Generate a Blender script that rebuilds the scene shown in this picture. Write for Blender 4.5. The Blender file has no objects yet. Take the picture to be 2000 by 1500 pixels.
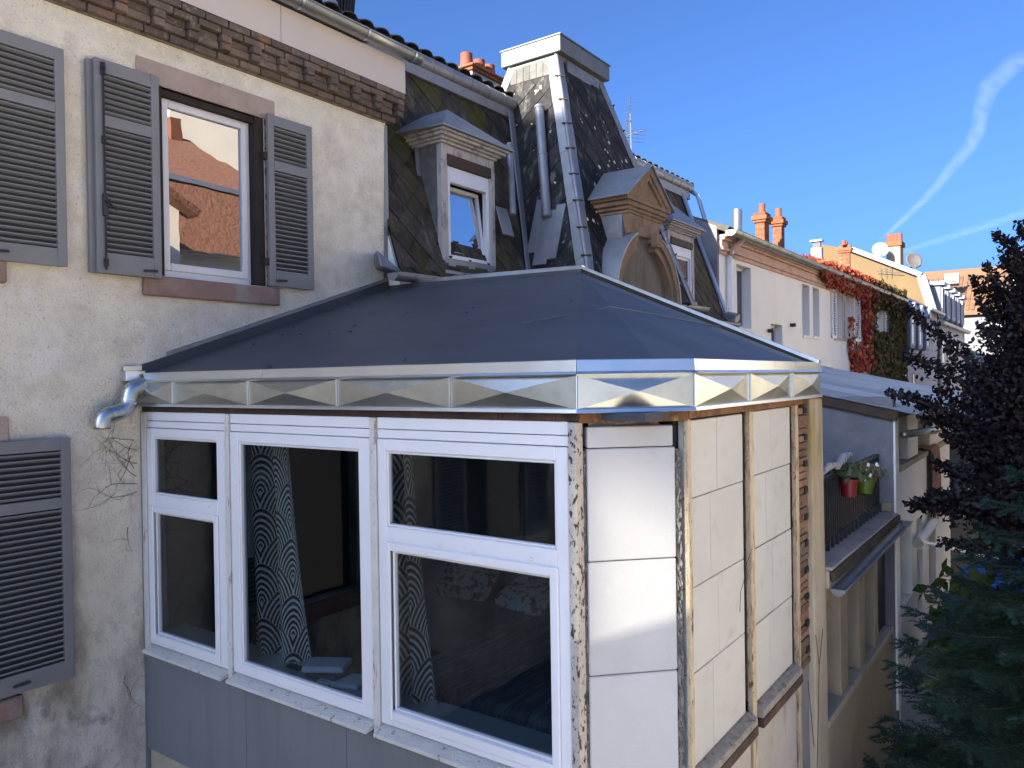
import bpy, math, random
import numpy as np
from mathutils import Vector, Matrix
random.seed(7); RNG = np.random.default_rng(7)
S = bpy.context.scene
COL = S.collection
R = math.radians

# ------------------------------------------------------------------ camera
# X runs along the row of houses (away from the camera), Y into the row, Z up.
CX = Vector((0.582954, 0.014507, -0.812375))      # world X seen in camera axes
CY = Vector((-0.812366, -0.008067, -0.583092))
CZ = Vector((-0.015012, 0.999862, 0.007082))
CAMP = Vector((0.0, -6.5, 4.3))
FPX = 1512.0
cam = bpy.data.cameras.new('camera'); co = bpy.data.objects.new('camera', cam); COL.objects.link(co)
M3 = Matrix((CX, CY, CZ))
co.matrix_world = Matrix.Translation(CAMP) @ M3.to_4x4()
cam.sensor_width = 36.0; cam.lens = 36.0 * FPX / 2000.0; cam.clip_start = .05; cam.clip_end = 12000
S.camera = co

def on(ax, val, px, py):
    """where the sight line of photo pixel (px, py) meets a plane of the place (x, y or z = val)"""
    d = M3 @ Vector((px - 1000, -(py - 750), -FPX))
    return CAMP + d * ((val - CAMP[ax]) / d[ax])

# ------------------------------------------------------------------ light
SUN_EL, SUN_AZ = 25.0, 12.0           # the sun stands low beyond the end of the row, 12 degrees behind its front
sdir = Vector((-math.cos(R(SUN_AZ)) * math.cos(R(SUN_EL)), math.sin(R(SUN_AZ)) * math.cos(R(SUN_EL)), math.sin(R(SUN_EL))))
W = bpy.data.worlds.new('World'); S.world = W; W.use_nodes = True
nt = W.node_tree; nt.nodes.clear()
out = nt.nodes.new('ShaderNodeOutputWorld'); bg = nt.nodes.new('ShaderNodeBackground'); sky = nt.nodes.new('ShaderNodeTexSky')
sky.sky_type = 'NISHITA'; sky.sun_disc = False; sky.sun_elevation = R(SUN_EL)
sky.sun_rotation = math.atan2(sdir.x, sdir.y)
sky.air_density = .65; sky.dust_density = 6; sky.ozone_density = 10; sky.altitude = 500
bg.inputs[1].default_value = 0.074
nt.links.new(sky.outputs[0], bg.inputs[0]); nt.links.new(bg.outputs[0], out.inputs[0])
sun = bpy.data.lights.new('sun', 'SUN'); sun.energy = 4.6; sun.angle = R(.5); sun.color = (1, .92, .80)
so = bpy.data.objects.new('sun', sun); COL.objects.link(so); so.rotation_euler = (-sdir).to_track_quat('-Z', 'Y').to_euler()
S.view_settings.view_transform = 'Standard'; S.view_settings.look = 'None'; S.view_settings.gamma = 1
S.view_settings.use_curve_mapping = False
S.view_settings.exposure = 2.2
S.render.engine = 'CYCLES'; S.cycles.use_denoising = True; S.cycles.max_bounces = 8; S.cycles.transparent_max_bounces = 24
S.cycles.caustics_reflective = False; S.cycles.caustics_refractive = False

# ------------------------------------------------------------------ object helpers
WM = {}
def link(o, parent=None, mw=None):
    COL.objects.link(o)
    mw = mw or Matrix.Identity(4)
    o.matrix_basis = mw
    if parent is not None:
        o.parent = parent; o.matrix_parent_inverse = WM[parent.name].inverted()
    WM[o.name] = mw
    return o
def tag(o, label=None, cat=None, group=None, kind=None):
    if label: o['label'] = label
    if cat: o['category'] = cat
    if group: o['group'] = group
    if kind: o['kind'] = kind
    return o
def thing(name, label, cat, loc=(0, 0, 0), group=None):
    o = bpy.data.objects.new(name, None); o.empty_display_size = .1
    link(o, None, Matrix.Translation(Vector(loc)))
    return tag(o, label, cat, group)
def clone(o, parent, mw, label=None):
    c = o.copy(); link(c, parent, mw)
    if label: c['label'] = label
    return c

class MB:
    def __init__(s): s.v = []; s.f = []; s.uv = {}
    def add(s, vs, fs):
        n = len(s.v); s.v += [tuple(v) for v in vs]; s.f += [tuple(i + n for i in f) for f in fs]; return s
    def hexa(s, p):      # p: bottom 4 (ccw from above), top 4
        return s.add(p, [(3, 2, 1, 0), (4, 5, 6, 7), (0, 1, 5, 4), (1, 2, 6, 5), (2, 3, 7, 6), (3, 0, 4, 7)])
    def box(s, x0, x1, y0, y1, z0, z1):
        x0, x1 = sorted((x0, x1)); y0, y1 = sorted((y0, y1)); z0, z1 = sorted((z0, z1))
        return s.hexa([(x0, y0, z0), (x1, y0, z0), (x1, y1, z0), (x0, y1, z0), (x0, y0, z1), (x1, y0, z1), (x1, y1, z1), (x0, y1, z1)])
    def obox(s, c, ax, ay, az):   # centre and three half-axis vectors
        c, ax, ay, az = map(Vector, (c, ax, ay, az))
        return s.hexa([c-ax-ay-az, c+ax-ay-az, c+ax+ay-az, c-ax+ay-az, c-ax-ay+az, c+ax-ay+az, c+ax+ay+az, c-ax+ay+az])
    def prism(s, pts, vec):
        pts = [Vector(p) for p in pts]; vec = Vector(vec); n = len(pts)
        nrm = Vector((0, 0, 0))
        for i in range(n): nrm += pts[i].cross(pts[(i + 1) % n])
        if nrm.dot(vec) > 0: pts = pts[::-1]
        k = len(s.v); s.v += [tuple(p) for p in pts] + [tuple(p + vec) for p in pts]
        s.f.append(tuple(range(k, k + n))); s.f.append(tuple(range(k + 2 * n - 1, k + n - 1, -1)))
        for i in range(n):
            j = (i + 1) % n; s.f.append((k + j, k + i, k + n + i, k + n + j))
        return s
    def beam(s, a, b, w, h, up=(0, 0, 1)):
        a, b, up = Vector(a), Vector(b), Vector(up); d = (b - a); L = d.length; d /= L
        sd = d.cross(up).normalized(); u = sd.cross(d).normalized()
        return s.obox((a + b) / 2, d * L / 2, sd * w / 2, u * h / 2)
    def tube(s, path, r, n=10, cap=True, arc=(0, 2 * math.pi), up=(0, 0, 1)):
        path = [Vector(p) for p in path]; m = len(path); rs = r if isinstance(r, (list, tuple)) else [r] * m
        full = abs(arc[1] - arc[0] - 2 * math.pi) < 1e-6; kk = n if full else n + 1
        k = len(s.v); prev = None
        for i, p in enumerate(path):
            d = (path[min(i + 1, m - 1)] - path[max(i - 1, 0)]).normalized()
            if prev is None:
                u = Vector(up) if abs(d.dot(Vector(up))) < .95 else Vector((1, 0, 0))
                u = (u - d * u.dot(d)).normalized()
            else: u = (prev - d * prev.dot(d)).normalized()
            prev = u; w = d.cross(u)
            for j in range(kk):
                t = arc[0] + (arc[1] - arc[0]) * j / n
                s.v.append(tuple(p + (u * math.cos(t) + w * math.sin(t)) * rs[i]))
        for i in range(m - 1):
            for j in range(n):
                a = k + i * kk + j; b = k + i * kk + (j + 1) % kk
                s.f.append((a, b, b + kk, a + kk))
        if cap and full:
            s.f.append(tuple(range(k + kk - 1, k - 1, -1))); s.f.append(tuple(range(k + (m - 1) * kk, k + m * kk)))
        return s
    def poly(s, pts):
        k = len(s.v); s.v += [tuple(p) for p in pts]; s.f.append(tuple(range(k, k + len(pts)))); return s
    def mesh(s, name, m, smooth=False):
        me = bpy.data.meshes.new(name); me.from_pydata(s.v, [], s.f); me.validate(); me.update()
        if m: me.materials.append(m)
        if smooth:
            for p in me.polygons: p.use_smooth = True
        return me
    def build(s, name, m, parent=None, bevel=0, smooth=False, label=None, kind=None, seg=1, angle=False):
        o = bpy.data.objects.new(name, s.mesh(name, m, smooth)); link(o, parent)
        if bevel:
            b = o.modifiers.new('edge', 'BEVEL'); b.width = bevel; b.segments = seg; b.limit_method = 'ANGLE'; b.angle_limit = R(40)
        if angle:
            for p in o.data.polygons: p.use_smooth = True
            es = o.modifiers.new('split', 'EDGE_SPLIT'); es.split_angle = R(40)
        return tag(o, label, None, None, kind)

def bx(*a): return MB().box(*a)
def box_mesh(name, m, sx, sy, sz): return bx(-sx/2, sx/2, -sy/2, sy/2, -sz/2, sz/2).mesh(name, m)
def inst(name, me, parent, mw, bevel=0):
    o = bpy.data.objects.new(name, me); link(o, parent, mw)
    if bevel:
        b = o.modifiers.new('edge', 'BEVEL'); b.width = bevel; b.segments = 1
    return o
def T(x, y, z): return Matrix.Translation((x, y, z))

# ------------------------------------------------------------------ materials
def mat(name, col, rough=.75, metal=0., var=.12, scale=2., layers=(), bump=.15, bscale=40., orand=0., spec=.4, stretch=(1, 1, 1), rvar=0., bdetail=6, coat=0):
    m = bpy.data.materials.new(name); m.use_nodes = True; n = m.node_tree; n.nodes.clear(); N = n.nodes.new; L = n.links.new
    o = N('ShaderNodeOutputMaterial'); p = N('ShaderNodeBsdfPrincipled'); L(p.outputs[0], o.inputs[0])
    g = N('ShaderNodeNewGeometry')
    def noise(sc, st=(1, 1, 1), det=6, off=0):
        mp = N('ShaderNodeMapping'); mp.inputs['Scale'].default_value = st; mp.inputs['Location'].default_value = (off, off * .7, off * 1.3)
        L(g.outputs['Position'], mp.inputs[0]); t = N('ShaderNodeTexNoise'); t.inputs['Scale'].default_value = sc; t.inputs['Detail'].default_value = det
        t.inputs['Roughness'].default_value = .62
        L(mp.outputs[0], t.inputs['Vector']); return t.outputs['Fac']
    def ramp(sock, a, b, c0=0., c1=1.):
        r = N('ShaderNodeMapRange'); r.inputs[1].default_value = a; r.inputs[2].default_value = b; r.inputs[3].default_value = c0; r.inputs[4].default_value = c1
        L(sock, r.inputs[0]); return r.outputs[0]
    hsv = N('ShaderNodeHueSaturation'); hsv.inputs['Color'].default_value = (*col, 1)
    v = ramp(noise(scale, stretch), .25, .75, 1 - var, 1 + var)
    if orand:
        oi = N('ShaderNodeObjectInfo'); rr = ramp(oi.outputs['Random'], 0, 1, 1 - orand, 1 + orand)
        mm = N('ShaderNodeMath'); mm.operation = 'MULTIPLY'; L(v, mm.inputs[0]); L(rr, mm.inputs[1]); v = mm.outputs[0]
    L(v, hsv.inputs['Value']); c = hsv.outputs[0]
    for i, l in enumerate(layers):
        f = ramp(noise(l.get('scale', 1), l.get('st', (1, 1, 1)), l.get('det', 8), 3.7 * (i + 1)), l['lo'], l['hi'], 0, l.get('amt', 1))
        if 'z' in l:      # weathering that sits at a height of the wall (splash, damp)
            sx = N('ShaderNodeSeparateXYZ'); L(g.outputs['Position'], sx.inputs[0])
            zf = ramp(sx.outputs[2], l['z'][0], l['z'][1], 0, 1); mm = N('ShaderNodeMath'); mm.operation = 'MULTIPLY'; L(f, mm.inputs[0]); L(zf, mm.inputs[1]); f = mm.outputs[0]
        mx = N('ShaderNodeMix'); mx.data_type = 'RGBA'; L(f, mx.inputs[0]); L(c, mx.inputs[6]); mx.inputs[7].default_value = (*l['col'], 1); c = mx.outputs[2]
    L(c, p.inputs['Base Color'])
    p.inputs['Metallic'].default_value = metal; p.inputs['Specular IOR Level'].default_value = spec
    if coat: p.inputs['Coat Weight'].default_value = coat
    if rvar: L(ramp(noise(scale * 2, stretch, 5, 9.), .3, .7, max(.02, rough - rvar), rough + rvar), p.inputs['Roughness'])
    else: p.inputs['Roughness'].default_value = rough
    if bump:
        b = N('ShaderNodeBump'); b.inputs['Strength'].default_value = 1; b.inputs['Distance'].default_value = bump * .02
        L(noise(bscale, stretch, bdetail, 1.9), b.inputs['Height']); L(b.outputs[0], p.inputs['Normal'])
    return m

def glass_mat(name, tint=(.9, .95, .93), refl=.08, boost=1.0):
    m = bpy.data.materials.new(name); m.use_nodes = True; n = m.node_tree; n.nodes.clear(); N = n.nodes.new; L = n.links.new
    o = N('ShaderNodeOutputMaterial'); t = N('ShaderNodeBsdfTransparent'); t.inputs[0].default_value = (*tint, 1)
    gl = N('ShaderNodeBsdfGlossy'); gl.inputs['Roughness'].default_value = .004; gl.inputs[0].default_value = (.97, .98, 1, 1)
    fr = N('ShaderNodeFresnel'); fr.inputs[0].default_value = 1.48
    r = N('ShaderNodeMapRange'); r.inputs[1].default_value = 0; r.inputs[2].default_value = 1; r.inputs[3].default_value = refl; r.inputs[4].default_value = 1
    L(fr.outputs[0], r.inputs[0])
    g = N('ShaderNodeNewGeometry'); fb = N('ShaderNodeMath'); fb.operation = 'SUBTRACT'; fb.inputs[0].default_value = 1; L(g.outputs['Backfacing'], fb.inputs[1]); fm = N('ShaderNodeMath'); fm.operation = 'MULTIPLY'; L(fb.outputs[0], fm.inputs[0]); L(r.outputs[0], fm.inputs[1])
    tx = N('ShaderNodeTexNoise'); tx.inputs['Scale'].default_value = 1.7; L(g.outputs['Position'], tx.inputs[0])
    b = N('ShaderNodeBump'); b.inputs['Distance'].default_value = .0012; L(tx.outputs[0], b.inputs['Height']); L(b.outputs[0], gl.inputs['Normal'])
    mx = N('ShaderNodeMixShader'); L(fm.outputs[0], mx.inputs[0]); L(t.outputs[0], mx.inputs[1]); L(gl.outputs[0], mx.inputs[2]); L(mx.outputs[0], o.inputs[0])
    return m

def leaf_mat(name, cols, rough=.5, trans=.25):
    m = bpy.data.materials.new(name); m.use_nodes = True; n = m.node_tree; n.nodes.clear(); N = n.nodes.new; L = n.links.new
    o = N('ShaderNodeOutputMaterial'); p = N('ShaderNodeBsdfPrincipled'); g = N('ShaderNodeNewGeometry')
    cr = N('ShaderNodeValToRGB'); L(g.outputs['Random Per Island'], cr.inputs[0])
    el = cr.color_ramp.elements
    while len(el) < len(cols): el.new(.5)
    for i, c in enumerate(cols): el[i].position = i / max(1, len(cols) - 1); el[i].color = (*c, 1)
    L(cr.outputs[0], p.inputs['Base Color']); p.inputs['Roughness'].default_value = rough; p.inputs['Specular IOR Level'].default_value = .3
    t = N('ShaderNodeBsdfTranslucent'); L(cr.outputs[0], t.inputs[0]); mx = N('ShaderNodeMixShader'); mx.inputs[0].default_value = trans
    L(p.outputs[0], mx.inputs[1]); L(t.outputs[0], mx.inputs[2]); L(mx.outputs[0], o.inputs[0])
    return m

m_render = mat('aged_cream_render', (.82, .755, .60), .9, var=.14, scale=5, bump=1.1, bscale=48, layers=[
    dict(col=(.56, .48, .37), scale=3.2, lo=.50, hi=.68, amt=.55), dict(col=(.88, .84, .76), scale=2.4, lo=.54, hi=.66, amt=.6),
    dict(col=(.79, .715, .60), scale=.7, lo=.5, hi=.7, amt=.75, z=(5.6, 4.0)),
    dict(col=(.40, .33, .24), scale=44, lo=.58, hi=.68, amt=.6, st=(1, 1, .8)),
    dict(col=(.27, .225, .17), scale=2.2, lo=.47, hi=.64, amt=.85, st=(1, 1, .4), z=(4.4, 3.0)),
    dict(col=(.76, .70, .63), scale=2.2, lo=.56, hi=.66, amt=.75, st=(1.2, 1, .35), z=(4.2, 3.0)),
    dict(col=(.13, .12, .095), scale=4, lo=.56, hi=.70, amt=.8, z=(3.0, 1.3)),
    dict(col=(.26, .21, .16), scale=70, lo=.63, hi=.72, amt=.65),
    dict(col=(.5, .35, .27), scale=1.1, lo=.6, hi=.75, amt=.3, z=(4.8, 5.3))])
m_sand = mat('red_sandstone', (.30, .19, .15), .9, var=.2, scale=4, bump=.6, bscale=50, layers=[dict(col=(.34, .29, .25), scale=3, lo=.5, hi=.62, amt=.85), dict(col=(.12, .08, .06), scale=8, lo=.6, hi=.75, amt=.6)])
m_lint = mat('faded_sandstone', (.40, .31, .25), .9, var=.2, scale=5, bump=.6, bscale=50, layers=[dict(col=(.46, .36, .29), scale=2.5, lo=.5, hi=.7, amt=.7, st=(.4, 1, 1)), dict(col=(.15, .11, .09), scale=9, lo=.6, hi=.8, amt=.5, st=(1, 1, .3))])
m_brick = mat('sooty_brick', (.19, .14, .105), .92, var=.25, scale=7, bump=.8, bscale=60, orand=.35, layers=[dict(col=(.105, .085, .068), scale=1.6, lo=.42, hi=.62, amt=.85), dict(col=(.36, .31, .22), scale=18, lo=.58, hi=.7, amt=.6), dict(col=(.40, .20, .12), scale=2.2, lo=.56, hi=.7, amt=.7)])
m_mort = mat('old_mortar', (.24, .2, .16), .95, var=.25, scale=12, bump=1.2, bscale=60, layers=[dict(col=(.1, .085, .07), scale=6, lo=.5, hi=.65, amt=.8)])
m_shut = mat('grey_shutter_paint', (.20, .20, .20), .55, var=.10, scale=3, bump=.06, bscale=90, layers=[dict(col=(.1, .1, .11), scale=60, lo=.68, hi=.75, amt=.6)])
m_slat = mat('grey_slat_paint', (.20, .20, .20), .55, var=.06, scale=3, bump=.05, bscale=90, orand=.04)
m_iron = mat('black_iron', (.02, .02, .022), .45, bump=.1)
m_white = mat('white_upvc', (.69, .69, .70), .28, var=.03, scale=4, bump=.0, layers=[dict(col=(.5, .49, .46), scale=9, lo=.62, hi=.85, amt=.35)])
m_whitewood = mat('flaking_white_paint', (.66, .63, .58), .7, var=.08, scale=6, bump=.8, bscale=70, layers=[dict(col=(.26, .19, .14), scale=19, lo=.60, hi=.66, amt=.8, st=(1, 1, .3))])
m_dark = mat('dark_reveal', (.035, .028, .022), .9, var=.3, scale=6, bump=.4)
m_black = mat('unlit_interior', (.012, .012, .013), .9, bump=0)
m_fascia = mat('beige_fascia_panel', (.60, .53, .455), .45, var=.05, scale=.7, bump=.02, layers=[dict(col=(.5, .44, .38), scale=1.4, lo=.5, hi=.8, amt=.4, st=(1, 1, .4))])
m_zinc_new = mat('bright_zinc', (.56, .58, .54), .34, metal=1, var=.10, scale=5, bump=.03, bscale=4, bdetail=2, rvar=.05, layers=[dict(col=(.45, .47, .45), scale=3.5, lo=.45, hi=.7, amt=.6, st=(1, 1, 3.)), dict(col=(.68, .68, .63), scale=40, lo=.5, hi=.75, amt=.4)])
m_zinc_flash = mat('bright_zinc_flashing', (.66, .70, .73), .32, metal=1, var=.10, scale=2.2, bump=.02, bscale=3, rvar=.05, bdetail=2)
m_zinc = mat('weathered_zinc', (.26, .265, .275), .55, metal=.5, var=.14, scale=4, bump=.12, bscale=12, layers=[dict(col=(.19, .19, .2), scale=5, lo=.52, hi=.72, amt=.7, st=(1, 1, .3)), dict(col=(.38, .38, .37), scale=9, lo=.6, hi=.75, amt=.5)])
m_zinc_d = mat('dark_old_zinc', (.19, .195, .2), .5, metal=.5, var=.2, scale=5, bump=.12, bscale=12, layers=[dict(col=(.32, .32, .31), scale=6, lo=.5, hi=.7, amt=.6)])
m_gut = mat('zinc_gutter', (.33, .335, .31), .36, metal=.75, var=.15, scale=3, bump=.08, bscale=14, rvar=.08, layers=[dict(col=(.17, .17, .15), scale=4, lo=.5, hi=.75, amt=.6, st=(.3, 1, 1))])
m_slate = mat('mossy_slate', (.060, .052, .042), .85, spec=.15, var=.4, scale=6, bump=.7, bscale=35, orand=.35, layers=[
    dict(col=(.17, .155, .13), scale=6, lo=.52, hi=.68, amt=.75, st=(1, 1, .22)), dict(col=(.085, .078, .02), scale=1.9, lo=.48, hi=.62, amt=.8, st=(1, 1, .35)),
    dict(col=(.012, .012, .012), scale=3, lo=.55, hi=.7, amt=.7, st=(1, 1, .3)), dict(col=(.42, .4, .28), scale=9, lo=.715, hi=.74, amt=.8)])
m_slate2 = mat('dark_slate', (.030, .028, .027), .75, spec=.15, var=.4, scale=6, bump=.6, bscale=35, orand=.35, layers=[
    dict(col=(.13, .125, .115), scale=8, lo=.55, hi=.66, amt=.8, st=(1, 1, .3)), dict(col=(.01, .01, .011), scale=3, lo=.5, hi=.7, amt=.7, st=(1, 1, .4)), dict(col=(.6, .58, .5), scale=6.5, lo=.69, hi=.715, amt=.9, det=2)])
m_lichen = mat('lichen', (.55, .55, .46), .95, var=.2, bump=.4)
m_underlay = mat('slate_gap', (.012, .012, .012), .95, bump=0)
m_membrane = mat('roof_membrane', (.060, .062, .070), .55, var=.10, scale=.9, bump=.22, bscale=1.6, rvar=.05, spec=.32, bdetail=3, stretch=(1, .5, 1), layers=[dict(col=(.09, .09, .095), scale=1.2, lo=.52, hi=.8, amt=.5, st=(1, .4, 1))])
m_seam = mat('membrane_seam', (.09, .1, .12), .4, bump=.2)
m_rust = mat('rusty_steel', (.16, .075, .028), .85, var=.35, scale=9, bump=.8, bscale=60, layers=[dict(col=(.05, .03, .02), scale=6, lo=.5, hi=.65, amt=.8), dict(col=(.33, .2, .08), scale=14, lo=.56, hi=.7, amt=.7)])
m_rustd = mat('dark_rusty_steel', (.05, .03, .022), .85, var=.35, scale=9, bump=.8, bscale=60, layers=[dict(col=(.12, .06, .035), scale=6, lo=.5, hi=.65, amt=.6)])
m_rustcream = mat('rusted_cream_paint', (.44, .36, .24), .8, var=.15, scale=6, bump=.8, bscale=60, layers=[dict(col=(.20, .105, .055), scale=30, lo=.52, hi=.64, amt=.85, st=(1, 1, .22)), dict(col=(.03, .02, .015), scale=20, lo=.63, hi=.68, amt=.9, st=(1, 1, .4))])
m_flake = mat('flaking_post_paint', (.46, .43, .385), .8, var=.15, scale=9, bump=.9, bscale=70, layers=[dict(col=(.022, .016, .012), scale=34, lo=.545, hi=.60, amt=.95, st=(1, 1, .5)), dict(col=(.27, .13, .06), scale=9, lo=.57, hi=.64, amt=.6, st=(1, 1, .3))])
m_aac = mat('aerated_block', (.42, .415, .40), .93, var=.04, scale=2.5, bump=.12, bscale=90, orand=.035, layers=[dict(col=(.40, .38, .36), scale=16, lo=.69, hi=.74, amt=.6), dict(col=(.48, .475, .46), scale=2, lo=.5, hi=.75, amt=.4)])
m_aac2 = mat('cream_panel_block', (.40, .405, .395), .9, var=.04, scale=1.5, bump=.25, bscale=120, orand=.03, layers=[dict(col=(.45, .455, .45), scale=1.1, lo=.45, hi=.7, amt=.6), dict(col=(.29, .28, .26), scale=6, lo=.56, hi=.74, amt=.5), dict(col=(.2, .18, .15), scale=60, lo=.69, hi=.74, amt=.6)])
m_conc = mat('stained_concrete', (.40, .345, .25), .92, var=.16, scale=3, bump=.6, bscale=50, stretch=(1, 1, .4), layers=[dict(col=(.24, .175, .05), scale=3.5, lo=.46, hi=.6, amt=.85, st=(1.5, 1.5, .2), z=(2.6, 3.8)), dict(col=(.13, .115, .1), scale=5, lo=.56, hi=.7, amt=.6, st=(1, 1, .25))])
m_grey_sheet = mat('grey_cladding', (.17, .172, .178), .6, var=.05, scale=1.4, bump=.04, layers=[dict(col=(.12, .122, .128), scale=2.2, lo=.48, hi=.7, amt=.6, st=(1, 2, .18)), dict(col=(.23, .23, .225), scale=5, lo=.58, hi=.7, amt=.4, st=(1, 1, .3))])
m_grey_render = mat('grey_render', (.185, .185, .195), .93, var=.12, scale=2.5, bump=.5, bscale=40, layers=[dict(col=(.11, .11, .12), scale=1.8, lo=.5, hi=.7, amt=.6, st=(1, 1, .6)), dict(col=(.24, .24, .25), scale=4, lo=.55, hi=.7, amt=.5)])
m_beige = mat('beige_render', (.31, .25, .165), .93, var=.1, scale=2, bump=.4, bscale=40, layers=[dict(col=(.22, .18, .13), scale=2.5, lo=.52, hi=.72, amt=.6, st=(1, 1, .5))])
m_wh = mat('white_house_render', (.83, .80, .72), .9, var=.05, scale=.8, bump=.25, bscale=30, layers=[dict(col=(.74, .71, .63), scale=.8, lo=.5, hi=.75, amt=.5, st=(1, 1, .4))])
m_pinkstone = mat('pink_sandstone', (.55, .37, .29), .9, var=.12, scale=3, bump=.3, layers=[dict(col=(.26, .16, .12), scale=3, lo=.55, hi=.7, amt=.6)])
m_orange_stone = mat('ochre_sandstone', (.30, .185, .105), .9, var=.2, scale=5, bump=.6, bscale=45, layers=[dict(col=(.17, .13, .09), scale=4, lo=.46, hi=.62, amt=.8), dict(col=(.36, .25, .14), scale=9, lo=.55, hi=.7, amt=.6), dict(col=(.05, .045, .04), scale=6, lo=.64, hi=.75, amt=.7)])
m_rough_render = mat('weathered_render', (.19, .16, .115), .95, var=.2, scale=5, bump=.8, bscale=40, stretch=(1, 1, .4), layers=[dict(col=(.11, .095, .07), scale=7, lo=.5, hi=.68, amt=.7, st=(1, 1, .3))])
m_oldwood = mat('weathered_white_wood', (.44, .41, .38), .85, var=.15, scale=7, bump=.6, bscale=60, stretch=(1, 1, .4), layers=[dict(col=(.15, .125, .1), scale=10, lo=.52, hi=.66, amt=.8, st=(1, 1, .4))])
m_brownbeam = mat('brown_beam', (.05, .028, .018), .7, var=.25, scale=6, bump=.3)
m_tile_d = mat('dark_roof_tile', (.07, .06, .05), .9, var=.25, scale=5, bump=.5, orand=.25, layers=[dict(col=(.06, .07, .02), scale=4, lo=.52, hi=.65, amt=.6)])
m_tile_o = mat('orange_roof_tile', (.36, .13, .06), .85, var=.2, scale=4, bump=.4, orand=.3, layers=[dict(col=(.2, .09, .05), scale=2.5, lo=.5, hi=.7, amt=.6)])
m_tile_pale = mat('pale_terracotta_tile', (.125, .07, .038), .85, var=.2, scale=2, bump=.3, orand=.25)
m_redbrick = mat('orange_brick', (.17, .062, .028), .9, var=.2, scale=7, bump=.4, orand=.28, layers=[dict(col=(.16, .08, .05), scale=6, lo=.56, hi=.7, amt=.6)])
m_terra = mat('terracotta_pot', (.18, .055, .03), .8, var=.15, scale=5, bump=.2)
m_corr = mat('corrugated_metal', (.36, .355, .34), .5, metal=.15, var=.12, scale=3, bump=.04, orand=.22, layers=[dict(col=(.33, .31, .27), scale=1.4, lo=.52, hi=.72, amt=.6, st=(3, .3, 1))])
m_steelpipe = mat('galvanised_pipe', (.20, .21, .22), .38, metal=.7, var=.1, scale=5, bump=.05)
m_gable = mat('ochre_gable', (.125, .082, .037), .92, var=.1, scale=.7, bump=.3, bscale=20, layers=[dict(col=(.10, .067, .032), scale=.5, lo=.5, hi=.7, amt=.6)])
m_bluegrey = mat('blue_grey_slate', (.09, .115, .15), .5, var=.15, scale=3, bump=.2)
m_bluezinc = mat('pale_blue_zinc', (.26, .32, .42), .45, metal=.3, var=.1, scale=3, bump=.1)
m_far_white = mat('far_white_render', (.55, .56, .59), .9, var=.05, bump=.1)
m_glass = glass_mat('window_glass', (.60, .66, .70), .012)
m_mirror = glass_mat('coated_glass', (.25, .27, .27), .62)
m_farglass = mat('far_window_glass', (.03, .034, .04), .06, var=.1, bump=0, spec=.8)
m_ground = mat('dark_soil', (.035, .03, .022), .97, var=.4, scale=2, bump=1.5, bscale=14, layers=[dict(col=(.05, .055, .02), scale=3, lo=.5, hi=.65, amt=.7)])

m_gravel = mat('pale_bounce_gravel', (.60, .54, .45), .95, var=.1, scale=.6, bump=.6, bscale=20)
m_oppw = mat('pale_opposite_render', (.72, .63, .49), .9, var=.06, scale=.8, bump=.2)
# ------------------------------------------------------------------ ground
g = MB(); g.box(-3000, 3000, -3000, 3000, -.5, 0); g = g.build('ground', m_ground); tag(g, 'dark soil of the courtyard floor', None, None, 'structure')

g = bx(-38, 90, -60, -8.6, 0, .004).box(-38, 6.3, -8.599, -5.3, 0, .004).build('bounce_gravel', m_gravel); tag(g, 'pale gravel sheet added out of view to bounce sun onto the fronts', None, None, 'structure')  # unseen pale sheet added over the soil as bounce light for the fronts

m_lshade = mat('dark_louvre_shade', (.028, .028, .026), .8, var=.1, bump=0)
def slatted_shutter(parent, x0, x1, z0, z1, yf, th=.038, splits=None, ang=-22, label=None, dz=.047, rotz=0):
    """louvred leaf: frame is one mesh part, every louvre its own child"""
    w = x1 - x0; st = .072; m = MB(); y1 = yf + th
    rails = splits            # list of (z0,z1) louvre fields
    m.box(x0, x0 + st, yf, y1, z0, z1); m.box(x1 - st, x1, yf, y1, z0, z1)
    zz = z0
    for a, b in rails: m.box(x0 + st, x1 - st, yf + .001, y1 - .001, zz, a); zz = b
    m.box(x0 + st, x1 - st, yf + .001, y1 - .001, zz, z1)
    o = m.build('shutter', m_shut, parent, bevel=.003, label=label)
    bx(x0 + st - .004, x1 - st + .004, y1 - .008, y1 - .002, z0 + .05, z1 - .05).build('louvre_shadow_sheet', m_lshade, o)  # added dark sheet standing in for the shade between the louvres
    me = box_mesh('slat', m_slat, w - 2 * st + .01, .026, .013)
    for a, b in rails:
        n = int(round((b - a) / dz)); d = (b - a) / n
        for i in range(n):
            mw = T((x0 + x1) / 2, yf + .016, a + (i + .5) * d) @ Matrix.Rotation(R(ang + random.uniform(-1.5, 1.5)), 4, 'X')
            inst('slat', me, o, mw)
    return o

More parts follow.
